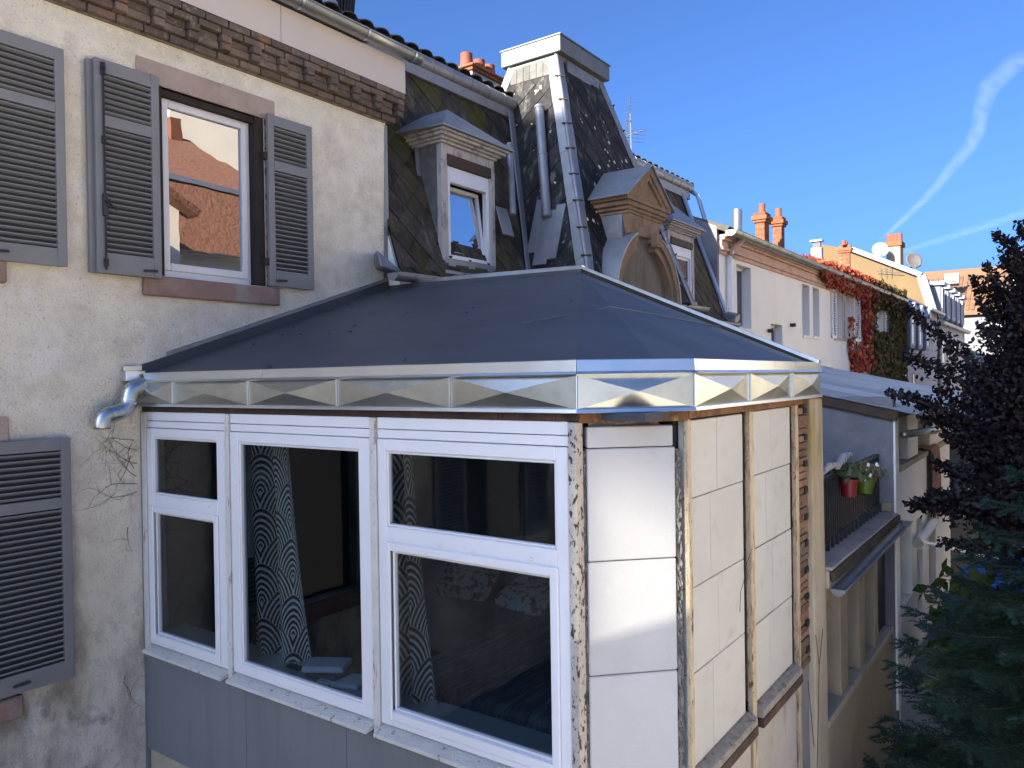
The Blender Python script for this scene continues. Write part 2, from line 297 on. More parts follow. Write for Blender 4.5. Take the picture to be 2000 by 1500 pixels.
# ------------------------------------------------------------------ the rendered house with the shutters
house = thing('rendered_house', 'aged cream rendered house with grey louvred shutters and a sooty brick cornice', 'house', (2, .2, 0))
YB = .32
wx0, wx1, wz0, wz1 = 3.73, 4.87, 5.255, 6.93      # upper opening
lx0, lx1, lz0, lz1 = 1.15, 2.36, 1.98, 3.88       # lower opening (mostly out of frame)
ux0, ux1 = 1.15, 2.36
XE = 6.575
m = MB()
for a, b, c, d in ((-6, ux0, 0, 7.33), (ux0, ux1, 0, lz0), (ux0, ux1, lz1, 5.25), (ux0, ux1, 6.93, 7.33), (ux1, wx0, 0, 7.33), (wx0, wx1, 0, wz0), (wx0, wx1, wz1, 7.33), (wx1, XE, 0, 7.33)):
    m.box(a, b, 0, YB, c, d)
m.build('wall', m_render, house)
bx(-6, XE, YB + .002, 6, 0, 7.32).build('wall_core', m_dark, house)
# reveals and lintels
m = MB(); m.box(wx1 - .10, wx1 - .004, .004, .2, wz0, wz1 - .004); m.box(wx0 + .004, wx0 + .07, .004, .2, wz0, wz1 - .004); m.box(wx0 + .07, wx1 - .1, .03, .2, wz1 - .06, wz1 - .004)
m.build('reveal', m_dark, house)
m = MB(); m.box(wx1 + .001, wx1 + .055, -.012, .02, wz0, wz1); m.build('jamb', mat('peeling_jamb', (.3, .22, .17), .9, var=.3, scale=9, bump=1, layers=[dict(col=(.06, .04, .03), scale=12, lo=.5, hi=.6, amt=.9)]), house, bevel=.006)
bx(3.565, 5.0, -.014, .05, wz1, 7.135).build('lintel', m_lint, house, bevel=.006)
bx(3.585, 5.0, -.055, .1, 5.07, 5.245).build('sill', m_sand, house, bevel=.012)
bx(1.02, 2.52, -.03, .05, 3.88, 4.07).build('lintel', m_lint, house, bevel=.006)
bx(1.02, 2.575, -.055, .1, 1.79, 1.96).build('sill', m_sand, house, bevel=.012)
bx(1.02, 2.52, -.055, .1, 5.07, 5.245).build('sill', m_sand, house, bevel=.012)
# upper window: fixed frame, sash frame, pane
m = MB(); fy0, fy1 = .095, .16
fx0, fx1, fz0, fz1 = wx0 + .07, wx1 - .105, wz0 + .0, 6.90
def ring(m, x0, x1, z0, z1, w, y0, y1, wb=None, wt=None):
    wb = w if wb is None else wb; wt = w if wt is None else wt
    m.box(x0, x0 + w, y0, y1, z0, z1); m.box(x1 - w, x1, y0, y1, z0, z1); m.box(x0 + w, x1 - w, y0, y1, z0, z0 + wb); m.box(x0 + w, x1 - w, y0, y1, z1 - wt, z1)
ring(m, fx0, fx1, fz0, fz1, .055, fy0, fy1, wb=.07)
win = m.build('window', m_white, house, bevel=.006)
m = MB(); ring(m, fx0 + .04, fx1 - .04, fz0 + .065, fz1 - .045, .062, fy0 - .018, fy1 - .02, wb=.07); m.build('sash', m_white, win, bevel=.007)
bx(fx0 + .09, fx1 - .09, fy0 + .012, fy0 + .018, fz0 + .12, fz1 - .09).build('pane', m_mirror, win)
bx(fx0 + .1, fx1 - .1, .21, .22, fz0, fz1).build('dark_room_sheet', m_black, win)  # black sheet stands in for the dark room behind the pane
bx(lx0, lx1, .12, .14, lz0, lz1).build('pane', m_farglass, house)
bx(ux0, ux1, .12, .14, 5.25, 6.93).build('pane', m_farglass, house)

UP = [(5.385, 6.43), (6.52, 6.86)]
s1 = slatted_shutter(house, 2.36, 2.945, 5.235, 6.955, -.075, splits=[(5.375, 6.44), (6.52, 6.855)])
s2 = slatted_shutter(house, 3.165, 3.712, 5.215, 6.965, -.108, splits=[(5.385, 6.42), (6.515, 6.855)])
bx(3.125, 3.7, -.062, -.025, 5.215, 6.955).build('shutter_back_leaf', m_shut, house, bevel=.003)
s3 = slatted_shutter(house, 4.865, 5.418, 5.26, 6.97, -.075, splits=[(5.42, 6.42), (6.52, 6.865)])
s4 = slatted_shutter(house, 2.30, 2.94, 1.985, 3.885, -.075, splits=[(2.13, 3.335), (3.42, 3.79)], ang=-30)
for a_, b_ in ((.45, 1.08), (-2.75, -2.1), (-.75, -.1)): slatted_shutter(house, a_, b_, 1.985, 3.885, -.075, splits=[(2.13, 3.335), (3.42, 3.79)], ang=-30)
bx(-2.08, -.77, -.012, -.002, 2.0, 3.87).build('pane', m_farglass, house)
# espagnolette rod on the second shutter, hooks
m = MB(); xr = 3.225
m.tube([(xr, -.122, 5.24), (xr, -.122, 6.92)], .0085, 8)
for z in (6.86, 6.3, 5.3, 6.9): m.tube([(xr, -.122, z - .03), (xr, -.122, z + .03)], .02, 8)
m.build('espagnolette_rod', m_iron, s2, smooth=False)
m = MB(); m.box(xr - .02, xr + .02, -.135, -.108, 5.68, 5.86); m.beam((xr, -.15, 5.80), (xr + .075, -.165, 5.73), .018, .014); m.tube([(xr, -.13, 5.79), (xr, -.16, 5.8)], .012, 8); m.build('handle', m_iron, s2, bevel=.004)
for sh, x, z, y in ((s1, 2.46, 5.3, -.09), (s2, 3.6, 5.265, -.122), (s3, 4.99, 5.315, -.09), (s4, 2.55, 2.05, -.09)):
    MB().beam((x - .06, y, z), (x + .06, y - .01, z + .005), .014, .02).build('holdback', m_iron, sh, bevel=.004)
m = MB()
for z in (5.5, 6.55): bx(4.83, 4.90, -.06, -.01, z - .035, z + .035).build('hinge', m_rustd, house, bevel=.004)


# brick cornice: five courses, the two middle ones toothed
bm_s = box_mesh('brick', m_brick, .212, .13, .064); bm_h = box_mesh('brick', m_brick, .102, .13, .064); bm_t = box_mesh('brick', m_brick, .226, .13, .062)
def brick(me, x, y, z): 
    mw = T(x, y + random.uniform(-.006, .006), z) @ Matrix.Rotation(random.uniform(-.015, .015), 4, 'Z') @ Matrix.Rotation(random.uniform(-.012, .012), 4, 'Y')
    inst('brick', me, house, mw, bevel=.006)
xs = 2.3
for r_, (z, off) in enumerate(((7.365, 0), (7.437, .1), (7.507, .1), (7.577, 0), (7.648, .07))):
    x = xs + off
    while x < 6.75:
        if r_ in (1, 2):
            if x + .165 < 6.8:
                brick(bm_h, x, -.085 if r_ == 1 else -.10, z); brick(bm_s, x + .163, -.045 if r_ == 1 else -.035, z)
            x += .327
        else:
            brick(bm_t, x, (-.01, 0, 0, -.085, -.10)[r_], z); x += .237 
m = MB(); m.box(-6, 6.62, -.01, .3, 7.332, 7.69); m.box(6.575, 6.66, -.03, .3, 7.34, 7.68); m.build('cornice_mortar', m_mort, house)
for z, y in ((7.437, -.075), (7.507, -.09), (7.577, -.085), (7.648, -.1)): brick(bm_h, 6.70, y, z)
bx(-6, 6.55, -.028, 0, 7.322, 7.334).build('cornice_bed', m_mort, house)
# beige boarding under the gutter
bx(1.5, 4.995, -.135, .1, 7.69, 8.075).build('fascia_panel', m_fascia, house, bevel=.004)
bx(5.0, 6.79, -.135, .1, 7.69, 8.075).build('fascia_panel', m_fascia, house, bevel=.004)
bx(1.5, 6.8, -.15, .1, 7.683, 7.69).build('fascia_trim', m_iron, house)
# half-round gutter with straps
gy, gz, gr = -.225, 8.165, .088
gm = MB(); pth = [(x, gy, gz - .012 * (x - 1.5) / 5) for x in (1.5, 3, 4.5, 6, 6.93)]
gm.tube(pth, gr, 18, cap=False, arc=(R(90), R(270)), up=(0, 0, 1)); gm.tube([(p[0], p[1] - gr, p[2]) for p in pth], .011, 8)
gut = gm.build('gutter', m_gut, house, smooth=True); so_ = gut.modifiers.new('thick', 'SOLIDIFY'); so_.thickness = .003
m = MB(); m.poly([(6.93, gy + gr * math.cos(t), gz - .014 + gr * math.sin(t)) for t in np.linspace(math.pi, 2 * math.pi, 13)]); m.build('gutter_end', m_gut, gut)
for x in (2.2, 3.1, 4.1, 5.15, 6.05, 6.8):
    z = gz - .012 * (x - 1.5) / 5
    MB().tube([(x - .014, gy, z), (x + .014, gy, z)], gr + .006, 18, cap=False, arc=(R(85), R(275))).build('gutter_bracket', m_zinc_flash, gut, smooth=True)
# roof behind the gutter
m = MB(); m.hexa([(-6, -.12, 8.1), (6.2, -.12, 8.1), (6.2, 6, 10.6), (-6, 6, 10.6), (-6, -.12, 8.16), (6.2, -.12, 8.16), (6.2, 6, 10.68), (-6, 6, 10.68)]); m.build('roof', m_tile_d, house)
bx(-6, 6.575, .35, 6, 7.34, 8.1).build('attic_wall', m_dark, house)
m = MB(); m.prism([(6.5, -.004, 5.25), (6.6, -.004, 5.25), (6.6, -.004, 7.3), (6.56, -.004, 7.3)], (0, -.004, 0)); m.build('corner_flashing', m_zinc, house)

# dead creeper stems and cracks on the wall
random.seed(11)
def twig(m, p, d, n, r, spread, yfix=None):
    p = Vector(p); d = Vector(d).normalized(); path = [p.copy()]
    for i in range(n):
        d = (d + Vector((random.gauss(0, spread), 0 if yfix is None else 0, random.gauss(0, spread)))).normalized(); p = p + d * .055; q = p.copy(); q.y = -.006 - random.random() * .01
        path.append(q)
    m.tube(path, [r * (1 - .75 * i / n) for i in range(n + 1)], 5)
    return path
m_stemb = mat('dry_creeper_stem', (.17, .12, .085), .9, bump=0)
tw = thing('dead_creeper', 'leafless creeper stems clinging to the cream wall beside the veranda window', 'creeper', (3.4, -.01, 3.2))
for (px, py, dx, dz, n) in ((268, 880, -.8, .3, 9), (268, 905, -.9, -.2, 8), (266, 930, -1, .1, 7), (268, 945, -1, .15, 9), (262, 860, -1, .2, 6), (255, 890, -.4, -.9, 6), (268, 960, -.9, -.15, 6), (245, 1320, -.8, -.5, 7), (250, 1030, -.2, -.9, 4), (262, 915, -.6, .7, 5)):
    m = MB(); q = on(1, -.01, px, py); pa = twig(m, q, (dx, 0, dz), n, .0034, .3)
    for k in (2, 4, 6):
        if k < len(pa): twig(m, pa[k], (random.uniform(-1, .2), 0, random.uniform(-.8, .8)), 4, .002, .4)
    m.build('stem', m_stemb, tw)
# ------------------------------------------------------------------ veranda (the boxed-out annex with the new zinc eaves)
ver = thing('veranda', 'boxed-out veranda with dark membrane roof, bright zinc eaves and three white windows', 'annex', (5, -2.4, 0))
XW = 3.56                                     # outer face of the glazed side
q1 = on(0, XW, 1131, 900); C1 = Vector((XW, q1.y, 0))
YF = -4.815                                   # outer face of the panelled front
CL = (C1.y - YF); C2 = Vector((XW + CL, YF, 0))
XR = 6.62
n_ch = Vector((-1, -1, 0)).normalized(); d_ch = Vector((1, -1, 0)).normalized(); LCH = (C2 - C1).length

# ---- windows of the glazed side
def yz(px, py): p = on(0, XW, px, py); return p.y, p.z
def side_window(y0, y1, panes, knobs, label=None):
    """y0 nearer the wall; panes: list of (ya, yb, za, zb)"""
    m = MB(); X0, X1 = XW - .012, XW + .06
    z0, z1 = 2.085, 3.925
    ys = [y0, panes[0][0], panes[0][1], y1]
    m.box(X0, X1, ys[0], ys[1], z0, z1); m.box(X0, X1, ys[2], ys[3], z0, z1)
    zb = z0
    for (ya, yb, za, zt) in sorted(panes, key=lambda p: p[2]):
        m.box(X0, X1, ys[1], ys[2], zb, za); zb = zt
    m.box(X0, X1, ys[1], ys[2], zb, z1)
    w = m.build('window', m_white, ver, bevel=.005, label=label)
    for a, b in ((3.93, 3.985), (3.99, 4.062)):
        bx(XW - .006, X1, y0, y1, a, b).build('head_board', m_white, w, bevel=.003)
    for i, (ya, yb, za, zt) in enumerate(sorted(panes, key=lambda p: p[2])):
        bx(XW + .022, XW + .030, ya, yb, za, zt).build('pane', m_glass, w)
        mm = MB(); e = .016
        mm.box(XW - .002, XW + .035, ya, ya - e, za, zt); mm.box(XW - .002, XW + .035, yb, yb + e, za, zt); mm.box(XW - .002, XW + .035, ya - e, yb + e, za, za + e); mm.box(XW - .002, XW + .035, ya - e, yb + e, zt - e, zt)
        mm.build('glazing_bead', m_white, w, bevel=.004)
        if i == 0 and len(panes) == 2:      # opening casement stands proud of the frame
            mm = MB(); a0, a1 = ya + .055, yb - .055; b0, b1 = za - .06, zt + .055; p0, p1 = XW - .03, XW - .012
            mm.box(p0, p1, a0, ya, b0, b1); mm.box(p0, p1, yb, a1, b0, b1); mm.box(p0, p1, ya, yb, b0, za); mm.box(p0, p1, ya, yb, zt, b1); mm.build('casement', m_white, w, bevel=.006)
    for (y, z) in knobs:
        bx(XW - .024, XW - .012, y - .014, y + .014, z - .008, z + .008).build('drain_cap', m_white, w, bevel=.004)
    # projecting sill board
    mm = MB(); mm.hexa([(XW - .085, y1 - .004, 2.015), (XW + .02, y1 - .004, 2.03), (XW + .02, y0 + .004, 2.03), (XW - .085, y0 + .004, 2.015), (XW - .085, y1 - .004, 2.04), (XW + .02, y1 - .004, 2.072), (XW + .02, y0 + .004, 2.072), (XW - .085, y0 + .004, 2.04)])
    mm.build('window_sill', m_whitewood, w, bevel=.004)
    return w
side_window(-.10, -1.215, [(-.185, -1.11, 3.365, 3.85), (-.205, -1.075, 2.18, 3.215)], [(-.24, 3.325), (-1.0, 3.325)])
side_window(-1.285, -2.80, [(-1.385, -2.70, 2.165, 3.848)], [])
side_window(-2.872, -4.315, [(-2.945, -4.235, 3.365, 3.848), (-2.985, -4.195, 2.19, 3.215)], [(-3.0, 3.295), (-3.4, 3.295), (-3.66, 3.295), (-4.07, 3.295)])
for a, b in ((-.025, -.095), (-1.222, -1.278), (-2.808, -2.866)):
    bx(XW - .02, XW + .05, a, b, 1.99, 4.06).build('post', m_whitewood, ver, bevel=.004)
bx(XW - .025, XW + .05, -4.322, C1.y + .004, .2, 4.06).build('corner_post', m_flake, ver, bevel=.004)
bx(XW - .016, XW + .06, -.005, -.022, .6, 4.06).build('lead_strip', m_zinc, ver)
# cladding below the windows
for a, b in ((0.0, -1.42), (-1.425, -2.53), (-2.535, -3.66), (-3.665, -4.315)):
    bx(XW - .008, XW + .02, a, b, 1.16, 2.013).build('cladding_sheet', m_grey_sheet, ver, bevel=.002)
bx(XW + .02, XW + .2, 0, -4.3, 0, 1.158).build('plinth', m_conc, ver)
bx(XW + .021, XW + .2, 0, -4.3, 1.159, 2.0).build('parapet', m_dark, ver)
# head beam
bx(XW - .006, XW + .09, -.02, C1.y - .0, 4.064, 4.118).build('head_beam', m_rustd, ver, bevel=.004)
m = MB(); m.prism([C1 + Vector((.003, -.003, 4.055)), C2 + Vector((0, 0, 4.055)), C2 + Vector((.07, .07, 4.055)), C1 + Vector((.07, .07, 4.055))], (0, 0, .06)); m.build('head_beam', m_rust, ver, bevel=.004)
bx(C2.x + .003, XR - .25, YF - .004, YF + .09, 4.065, 4.12).build('head_beam', m_rust, ver, bevel=.004)

# ---- chamfer: aerated blocks between rough mortar
def chp(t, dpt, z): return C1 + d_ch * t - n_ch * dpt + Vector((0, 0, z))       # t along, dpt inward
def chbox(m, t0, t1, d0, d1, z0, z1): return m.hexa([chp(t0, d0, z0), chp(t1, d0, z0), chp(t1, d1, z0), chp(t0, d1, z0), chp(t0, d0, z1), chp(t1, d0, z1), chp(t1, d1, z1), chp(t0, d1, z1)])
tb0, tb1 = .052, .052 + .50
for a, b in ((3.918, 4.032), (3.303, 3.912), (2.684, 3.297), (2.065, 2.678), (1.45, 2.06), (.8, 1.445)):
    jt = random.uniform(-.003, .003)
    chbox(MB(), tb0 + jt, tb1 + jt * .5 - (.012 if b > 4 else 0), .035, .2, a, b).build('aerated_block', m_aac, ver, bevel=.006)
def rough_strip(t0, t1, z0, z1, dpt, seed):
    rng = random.Random(seed); m = MB(); n = int((z1 - z0) / .018); nt_ = 5
    k = 0; V = []
    for i in range(n + 1):
        for j in range(nt_ + 1):
            V.append(chp(t0 + (t1 - t0) * j / nt_, dpt + rng.uniform(-.016, .016), z0 + (z1 - z0) * i / n))
    F = [(i * (nt_ + 1) + j, i * (nt_ + 1) + j + 1, (i + 1) * (nt_ + 1) + j + 1, (i + 1) * (nt_ + 1) + j) for i in range(n) for j in range(nt_)]
    m.add(V, F); return m
m_roughm = mat('rough_grey_mortar', (.30, .28, .25), .97, var=.25, scale=14, bump=1.6, bscale=55, layers=[dict(col=(.12, .11, .1), scale=14, lo=.54, hi=.64, amt=.8)])
m = rough_strip(.004, tb0 - .004, .8, 3.9, .05, 1); m2 = rough_strip(tb1 + .004, LCH - .03, .8, 3.9, .05, 2); 
m.build('mortar_strip', m_roughm, ver); m2.build('mortar_strip', m_roughm, ver)
rough_strip(.07, .47, 4.034, 4.058, .07, 3).build('mortar_strip', m_roughm, ver)
chbox(MB(), 0, LCH, .12, .22, .1, 4.05).build('chamfer_core', m_dark, ver)

# ---- front: steel posts with cream block panels
bx(C2.x + .004, C2.x + .05, YF + .006, YF + .034, .2, 4.063).build('post', m_rustcream, ver, bevel=.005)
bx(5.03, 5.105, YF + .010, YF + .05, .2, 4.063).build('post', m_rustcream, ver, bevel=.005)
bx(6.085, 6.155, YF + .010, YF + .05, .2, 4.063).build('post', m_rustcream, ver, bevel=.005)
bx(C2.x, 6.2, YF + .09, YF + .2, .1, 4.06).build('front_core', m_black, ver)
P1 = [(3.615, 4.05, 4.485), (3.111, 3.611, 4.37), (2.629, 3.107, 4.485), (2.105, 2.625, 4.385)]
P2 = [(3.626, 4.055, 5.53), (3.133, 3.62, 5.41), (2.622, 3.127, 5.54), (2.105, 2.616, 5.44)]
for xa, xb, rows in ((C2.x + .056, 4.94, P1), (5.112, 5.99, P2)):
    for z0, z1, xj in rows:
        for a, b in ((xa, xj - .0022), (xj + .0022, xb)):
            bx(a, b, YF + .03 + random.uniform(-.002, .002), YF + .088, z0, z1).build('panel_block', m_aac2, ver, bevel=.004)
bx(4.94, 4.962, YF + .05, YF + .09, 3.35, 3.62).build('mortar_lump', m_roughm, ver, bevel=.008)
for a, b in ((C2.x + .055, 4.995), (5.11, 6.04)):
    m = MB(); m.hexa([(a, YF - .03, 2.02), (b, YF - .03, 2.02), (b, YF + .06, 2.02), (a, YF + .06, 2.02), (a, YF - .03, 2.07), (b, YF - .03, 2.07), (b, YF + .06, 2.1), (a, YF + .06, 2.1)])
    m.build('sill_rail', m_roughm, ver, bevel=.004)
    bx(a, b, YF - .034, YF + .06, 1.955, 2.019).build('angle_iron', m_rustd, ver, bevel=.003)
    bx(a, b, YF + .02, YF + .08, .1, 1.953).build('lower_panel', mat('stained_lower_panel', (.33, .315, .29), .93, var=.12, scale=3, bump=.5, layers=[dict(col=(.16, .15, .13), scale=5, lo=.54, hi=.68, amt=.7, st=(1, 1, .3))]), ver, bevel=.004)
# open brickwork strip beside the concrete post
m_hollow = mat('hollow_clay_brick', (.20, .11, .065), .95, var=.3, scale=9, bump=1, orand=.4, layers=[dict(col=(.12, .11, .09), scale=8, lo=.5, hi=.62, amt=.8)])
z = 2.0
while z < 4.03:
    h = random.choice((.055, .06, .105)); h = min(h, 4.05 - z); dy = random.uniform(0, .03)
    m = MB(); m.box(6.165, 6.395, YF + .002 + dy * .4, YF + .13, z, z + h - .008)
    if h > .09: m.box(6.2, 6.235, YF - .008 + dy * .4, YF + .003 + dy * .4, z + .02, z + .05)
    m.build('brick', m_hollow, ver, bevel=.006); z += h
for z in np.arange(2.1, 4.0, .21): bx(6.27, 6.35, YF - .004, YF + .03, z, z + .045).build('brick_hole', m_black, ver)
bx(6.16, 6.41, YF + .09, YF + .2, .1, 4.06).build('brick_core', m_roughm, ver)
bx(6.16, 6.40, YF + .02, YF + .09, .1, 1.99).build('post_plinth', m_grey_render, ver, bevel=.004)
m = MB(); m.hexa([(6.40, YF - .045, 0), (6.76, YF - .045, 0), (6.74, YF + .3, 0), (6.40, YF + .3, 0), (6.405, YF - .02, 4.11), (6.725, YF - .03, 4.10), (6.72, YF + .3, 4.11), (6.405, YF + .3, 4.11)]); m.build('concrete_post', m_conc, ver, bevel=.015, seg=2)
bx(6.42, XR + .08, YF + .3, 0, 0, 4.1).build('end_wall', m_grey_render, ver)

# ---- eaves: faceted zinc cassettes
E0 = Vector((XW - .04, .0, 0)); E1 = Vector((XW - .04, C1.y - .017, 0)); off = .04
E2 = Vector((C2.x - .017, YF - .04, 0)); E3 = Vector((XR, YF - .04, 0))
zb, zt = 4.132, 4.312
def cassette(a, b, nrm, full=1.0):
    """pyramid-pressed panel between two eave points"""
    a, b = Vector(a), Vector(b); d = (b - a).normalized(); nrm = Vector(nrm).normalized(); h = .044; e = .004
    A = a + d * e + Vector((0, 0, zb)); B = b - d * e + Vector((0, 0, zb)); Cc = b - d * e + Vector((0, 0, zt)); D = a + d * e + Vector((0, 0, zt))
    P = (A + B + Cc + D) / 4 + nrm * h
    m = MB(); back = -nrm * .015
    m.add([A, B, Cc, D, P, A + back, B + back, Cc + back, D + back], [(0, 1, 4), (1, 2, 4), (2, 3, 4), (3, 0, 4), (1, 0, 5, 6), (2, 1, 6, 7), (3, 2, 7, 8), (0, 3, 8, 5), (8, 7, 6, 5)])
    o = m.build('eave_cassette', m_zinc_new, ver)
    return o
def seamfin(p, nrm):
    p = Vector(p); nrm = Vector(nrm).normalized()
    MB().obox(p + Vector((0, 0, (zb + zt) / 2)) + nrm * .006, nrm * .007, nrm.cross(Vector((0, 0, 1))) * .0015, (0, 0, (zt - zb) / 2)).build('standing_seam', m_zinc_flash, ver)
ysm = [0.06, -.565, -1.565, -2.535, -3.52, E1.y]
for a, b in zip(ysm[:-1], ysm[1:]):
    cassette((E0.x, min(a, 0.0), 0), (E0.x, b, 0), (-1, 0, 0))
for y in ysm[1:-1]: seamfin((E0.x, y, 0), (-1, 0, 0))
cassette(E1, E2, (-1, -1, 0))
xsm = [E2.x, 4.88, 5.815, E3.x]
for a, b in zip(xsm[:-1], xsm[1:]): cassette((a, E2.y, 0), (b, E2.y, 0), (0, -1, 0))
for x in xsm[1:-1]: seamfin((x, E2.y, 0), (0, -1, 0))
seamfin(E1, (-1, -.4, 0)); seamfin(E2, (-.4, -1, 0))
def eave_profile(name, prof, m_, segs, mt, smooth=False):
    """sweep an (outward, z) profile along eave segments, one mesh per segment, mitred"""
    pts = [Vector(p) for p in segs]
    dirs = [(pts[i + 1] - pts[i]).normalized() for i in range(len(pts) - 1)]
    nr = [Vector((d.y, -d.x, 0)) for d in dirs]
    mit = []
    for i in range(len(pts)):
        a = nr[max(0, i - 1)]; b = nr[min(i, len(nr) - 1)]; mm = (a + b); mm = mm / (mm.dot(a)); mit.append(mm)
    for i in range(len(pts) - 1):
        m = MB(); n = len(prof); e = dirs[i] * .0015
        V = [pts[i] + mit[i] * o_ + e + Vector((0, 0, z_)) for o_, z_ in prof] + [pts[i + 1] + mit[i + 1] * o_ - e + Vector((0, 0, z_)) for o_, z_ in prof]
        m.add(V, [(j, j + n, (j + 1) % n + n, (j + 1) % n) for j in range(n)] + [tuple(range(n)), tuple(range(2 * n - 1, n - 1, -1))])
        m.build(name, mt, ver)
route = [E0 + Vector((0, -.14, 0)), Vector((E0.x, -1.75, 0)), E1, E2, Vector((5.9, E2.y, 0)), E3]
rt = [Vector((p.x, p.y, 0)) for p in route]
eave_profile('eave_flashing', [(-.03, 4.312), (.022, 4.312), (.030, 4.318), (.016, 4.326), (.010, 4.332), (.003, 4.392), (-.012, 4.396), (-.03, 4.392)], None, rt, m_zinc_flash)
eave_profile('drip_strip', [(-.02, 4.118), (.012, 4.110), (.018, 4.113), (.012, 4.131), (-.02, 4.131)], None, [E0, E1, E2, E3], m_zinc_flash)
m = MB(); m.prism([E0 + Vector((.005, 0, 0)), E1 + Vector((.005, .002, 0)), E2 + Vector((.002, .005, 0)), E3 + Vector((-.002, .005, 0)), (E3.x - .002, E3.y + .1, 0), (E2.x + .05, E2.y + .1, 0), (E1.x + .1, E1.y + .05, 0), (E0.x + .1, 0, 0)], (0, 0, .17)); 
m.v = [(x, y, z + 4.14) for x, y, z in m.v]; m.build('eave_board', m_dark, ver)

# ---- roof membrane: rises towards the far end, hipped to the front
A = Vector((XR - .04, -2.637, 5.325)); B = Vector((XR - .04, -.02, 5.385))
ze = 4.375
e0 = Vector((E0.x + .035, -.02, ze)); e1 = Vector((E1.x + .035, E1.y + .02, ze)); eh = e1.lerp(Vector((E2.x + .02, E2.y + .035, ze)), .72); e2 = Vector((E2.x + .02, E2.y + .035, ze)); e3 = Vector((E3.x - .04, E3.y + .035, ze))
def patch(a, b, c, d, nu, nv, wr, seed, m):
    """bilinear sheet a-b (eave) d-c (top) with slight wrinkling, outer rows kept"""
    rng = np.random.default_rng(seed); k = len(m.v)
    ph = rng.uniform(0, 6.28, 6); fr = rng.uniform(2, 7, 6)
    for i in range(nv + 1):
        v = i / nv
        for j in range(nu + 1):
            u = j / nu
            p = a.lerp(b, u).lerp(d.lerp(c, u), v)
            w = sum(math.sin(fr[q] * (u * (1 + .4 * q) + v * (2.0 - .3 * q)) * 2.2 + ph[q]) for q in range(6)) / 6 * wr * min(1, 6 * u, 6 * (1 - u)) * min(1, 6 * v, 6 * (1 - v))
            m.v.append((p.x, p.y, p.z + w))
    for i in range(nv):
        for j in range(nu):
            q = k + i * (nu + 1) + j; m.f.append((q, q + 1, q + nu + 2, q + nu + 1))
m = MB(); patch(e0, e1, A, B, 60, 40, .016, 1, m); 
m.build('roof_membrane', m_membrane, ver, smooth=True)
m = MB(); patch(e1, eh, A.lerp(eh, .001), A, 14, 40, .004, 2, m); m.build('roof_membrane', m_membrane, ver, smooth=True)
m = MB(); patch(eh, e3, A, A.lerp(eh, .001), 40, 30, .006, 3, m); m.build('roof_membrane', m_membrane, ver, smooth=True)
def on_front(t, s): return eh.lerp(A, s).lerp(e3.lerp(A, s), t)
m = MB(); m.tube([eh.lerp(A, .47) + Vector((0, 0, .004)), on_front(.5, .43) + Vector((0, 0, .004)), on_front(1, .36) + Vector((0, 0, .006))], .006, 6)
m.tube([eh.lerp(A, .47) + Vector((0, 0, .004)), e1.lerp(A, .36) + Vector((-.25, .3, -.035))], .005, 6); m.build('weld_seam', m_seam, ver)
# verge and head trims in zinc
def trim(name, a, b, h, w, mt, dn=.05, lean=(1, 0, 0), split=1):
    a, b = Vector(a), Vector(b)
    for i in range(split):
        p, q = a.lerp(b, i / split), a.lerp(b, (i + 1) / split); d = (q - p).normalized(); p = p + d * .002; q = q - d * .002; L = Vector(lean) * w; U = Vector((0, 0, h)); Dn = Vector((0, 0, -dn))
        m = MB(); m.hexa([p + Dn, q + Dn, q + L + Dn, p + L + Dn, p + U, q + U, q + L + U * .85, p + L + U * .85] if i % 2 == 0 else [p + Dn, q + Dn, q + L + Dn, p + L + Dn, p + U * 1.04, q + U * 1.04, q + L + U * .88, p + L + U * .88])
        m.build(name, mt, ver, bevel=.003)
trim('verge_trim', Vector((XR - .03, A.y, A.z + .035)), Vector((XR - .03, E3.y + .0, ze + .005)), .036, .06, m_zinc_flash, dn=.0, split=2)
MB().beam(Vector((XR - .02, A.y, A.z - .02)), Vector((XR - .02, E3.y + .03, ze - .04)), .05, .11).build('verge_upstand', m_dark, ver)
trim('head_trim', Vector((XR - .03, A.y, A.z + .035)), Vector((XR - .03, .0, B.z + .035)), .045, .07, m_zinc_flash, dn=.0, split=3)
MB().beam(Vector((XR - .02, A.y, A.z - .02)), Vector((XR - .02, 0, B.z - .03)), .05, .12).build('head_upstand', m_membrane, ver)
# flashing along the house wall
for k, (ta, tb) in enumerate(((0.08, .36), (.362, .69), (.692, .985))):
    p, q = e0.lerp(B, ta), e0.lerp(B, tb)
    m = MB(); m.prism([(p.x, -.004, p.z + .085), (q.x, -.004, q.z + .085), (q.x, -.004, q.z + .125), (p.x, -.004, p.z + .128)], (0, -.014, 0)); m.build('wall_flashing', m_zinc, ver, bevel=.002)
p, q = e0.lerp(B, .0), e0.lerp(B, .99); m = MB(); m.prism([(p.x, -.005, p.z - .01), (q.x, -.005, q.z - .01), (q.x, -.005, q.z + .09), (p.x, -.005, p.z + .09)], (0, -.03, 0)); m.build('membrane_upstand', m_membrane, ver)
a = on(1, -.02, 240, 722); b = on(1, -.02, 327, 715)
m = MB(); m.prism([(a.x, -.004, a.z - .02), (b.x, -.004, b.z - .012), (b.x, -.004, b.z + .02), (a.x, -.004, a.z + .028)], (0, -.03, 0)); m.build('wall_flashing', m_zinc_flash, ver, bevel=.002)
a = on(1, -.05, 240, 735); bx(a.x, E0.x + .03, -.1, -.0, 4.325, 4.415).build('gutter_box', m_zinc_flash, ver, bevel=.004)
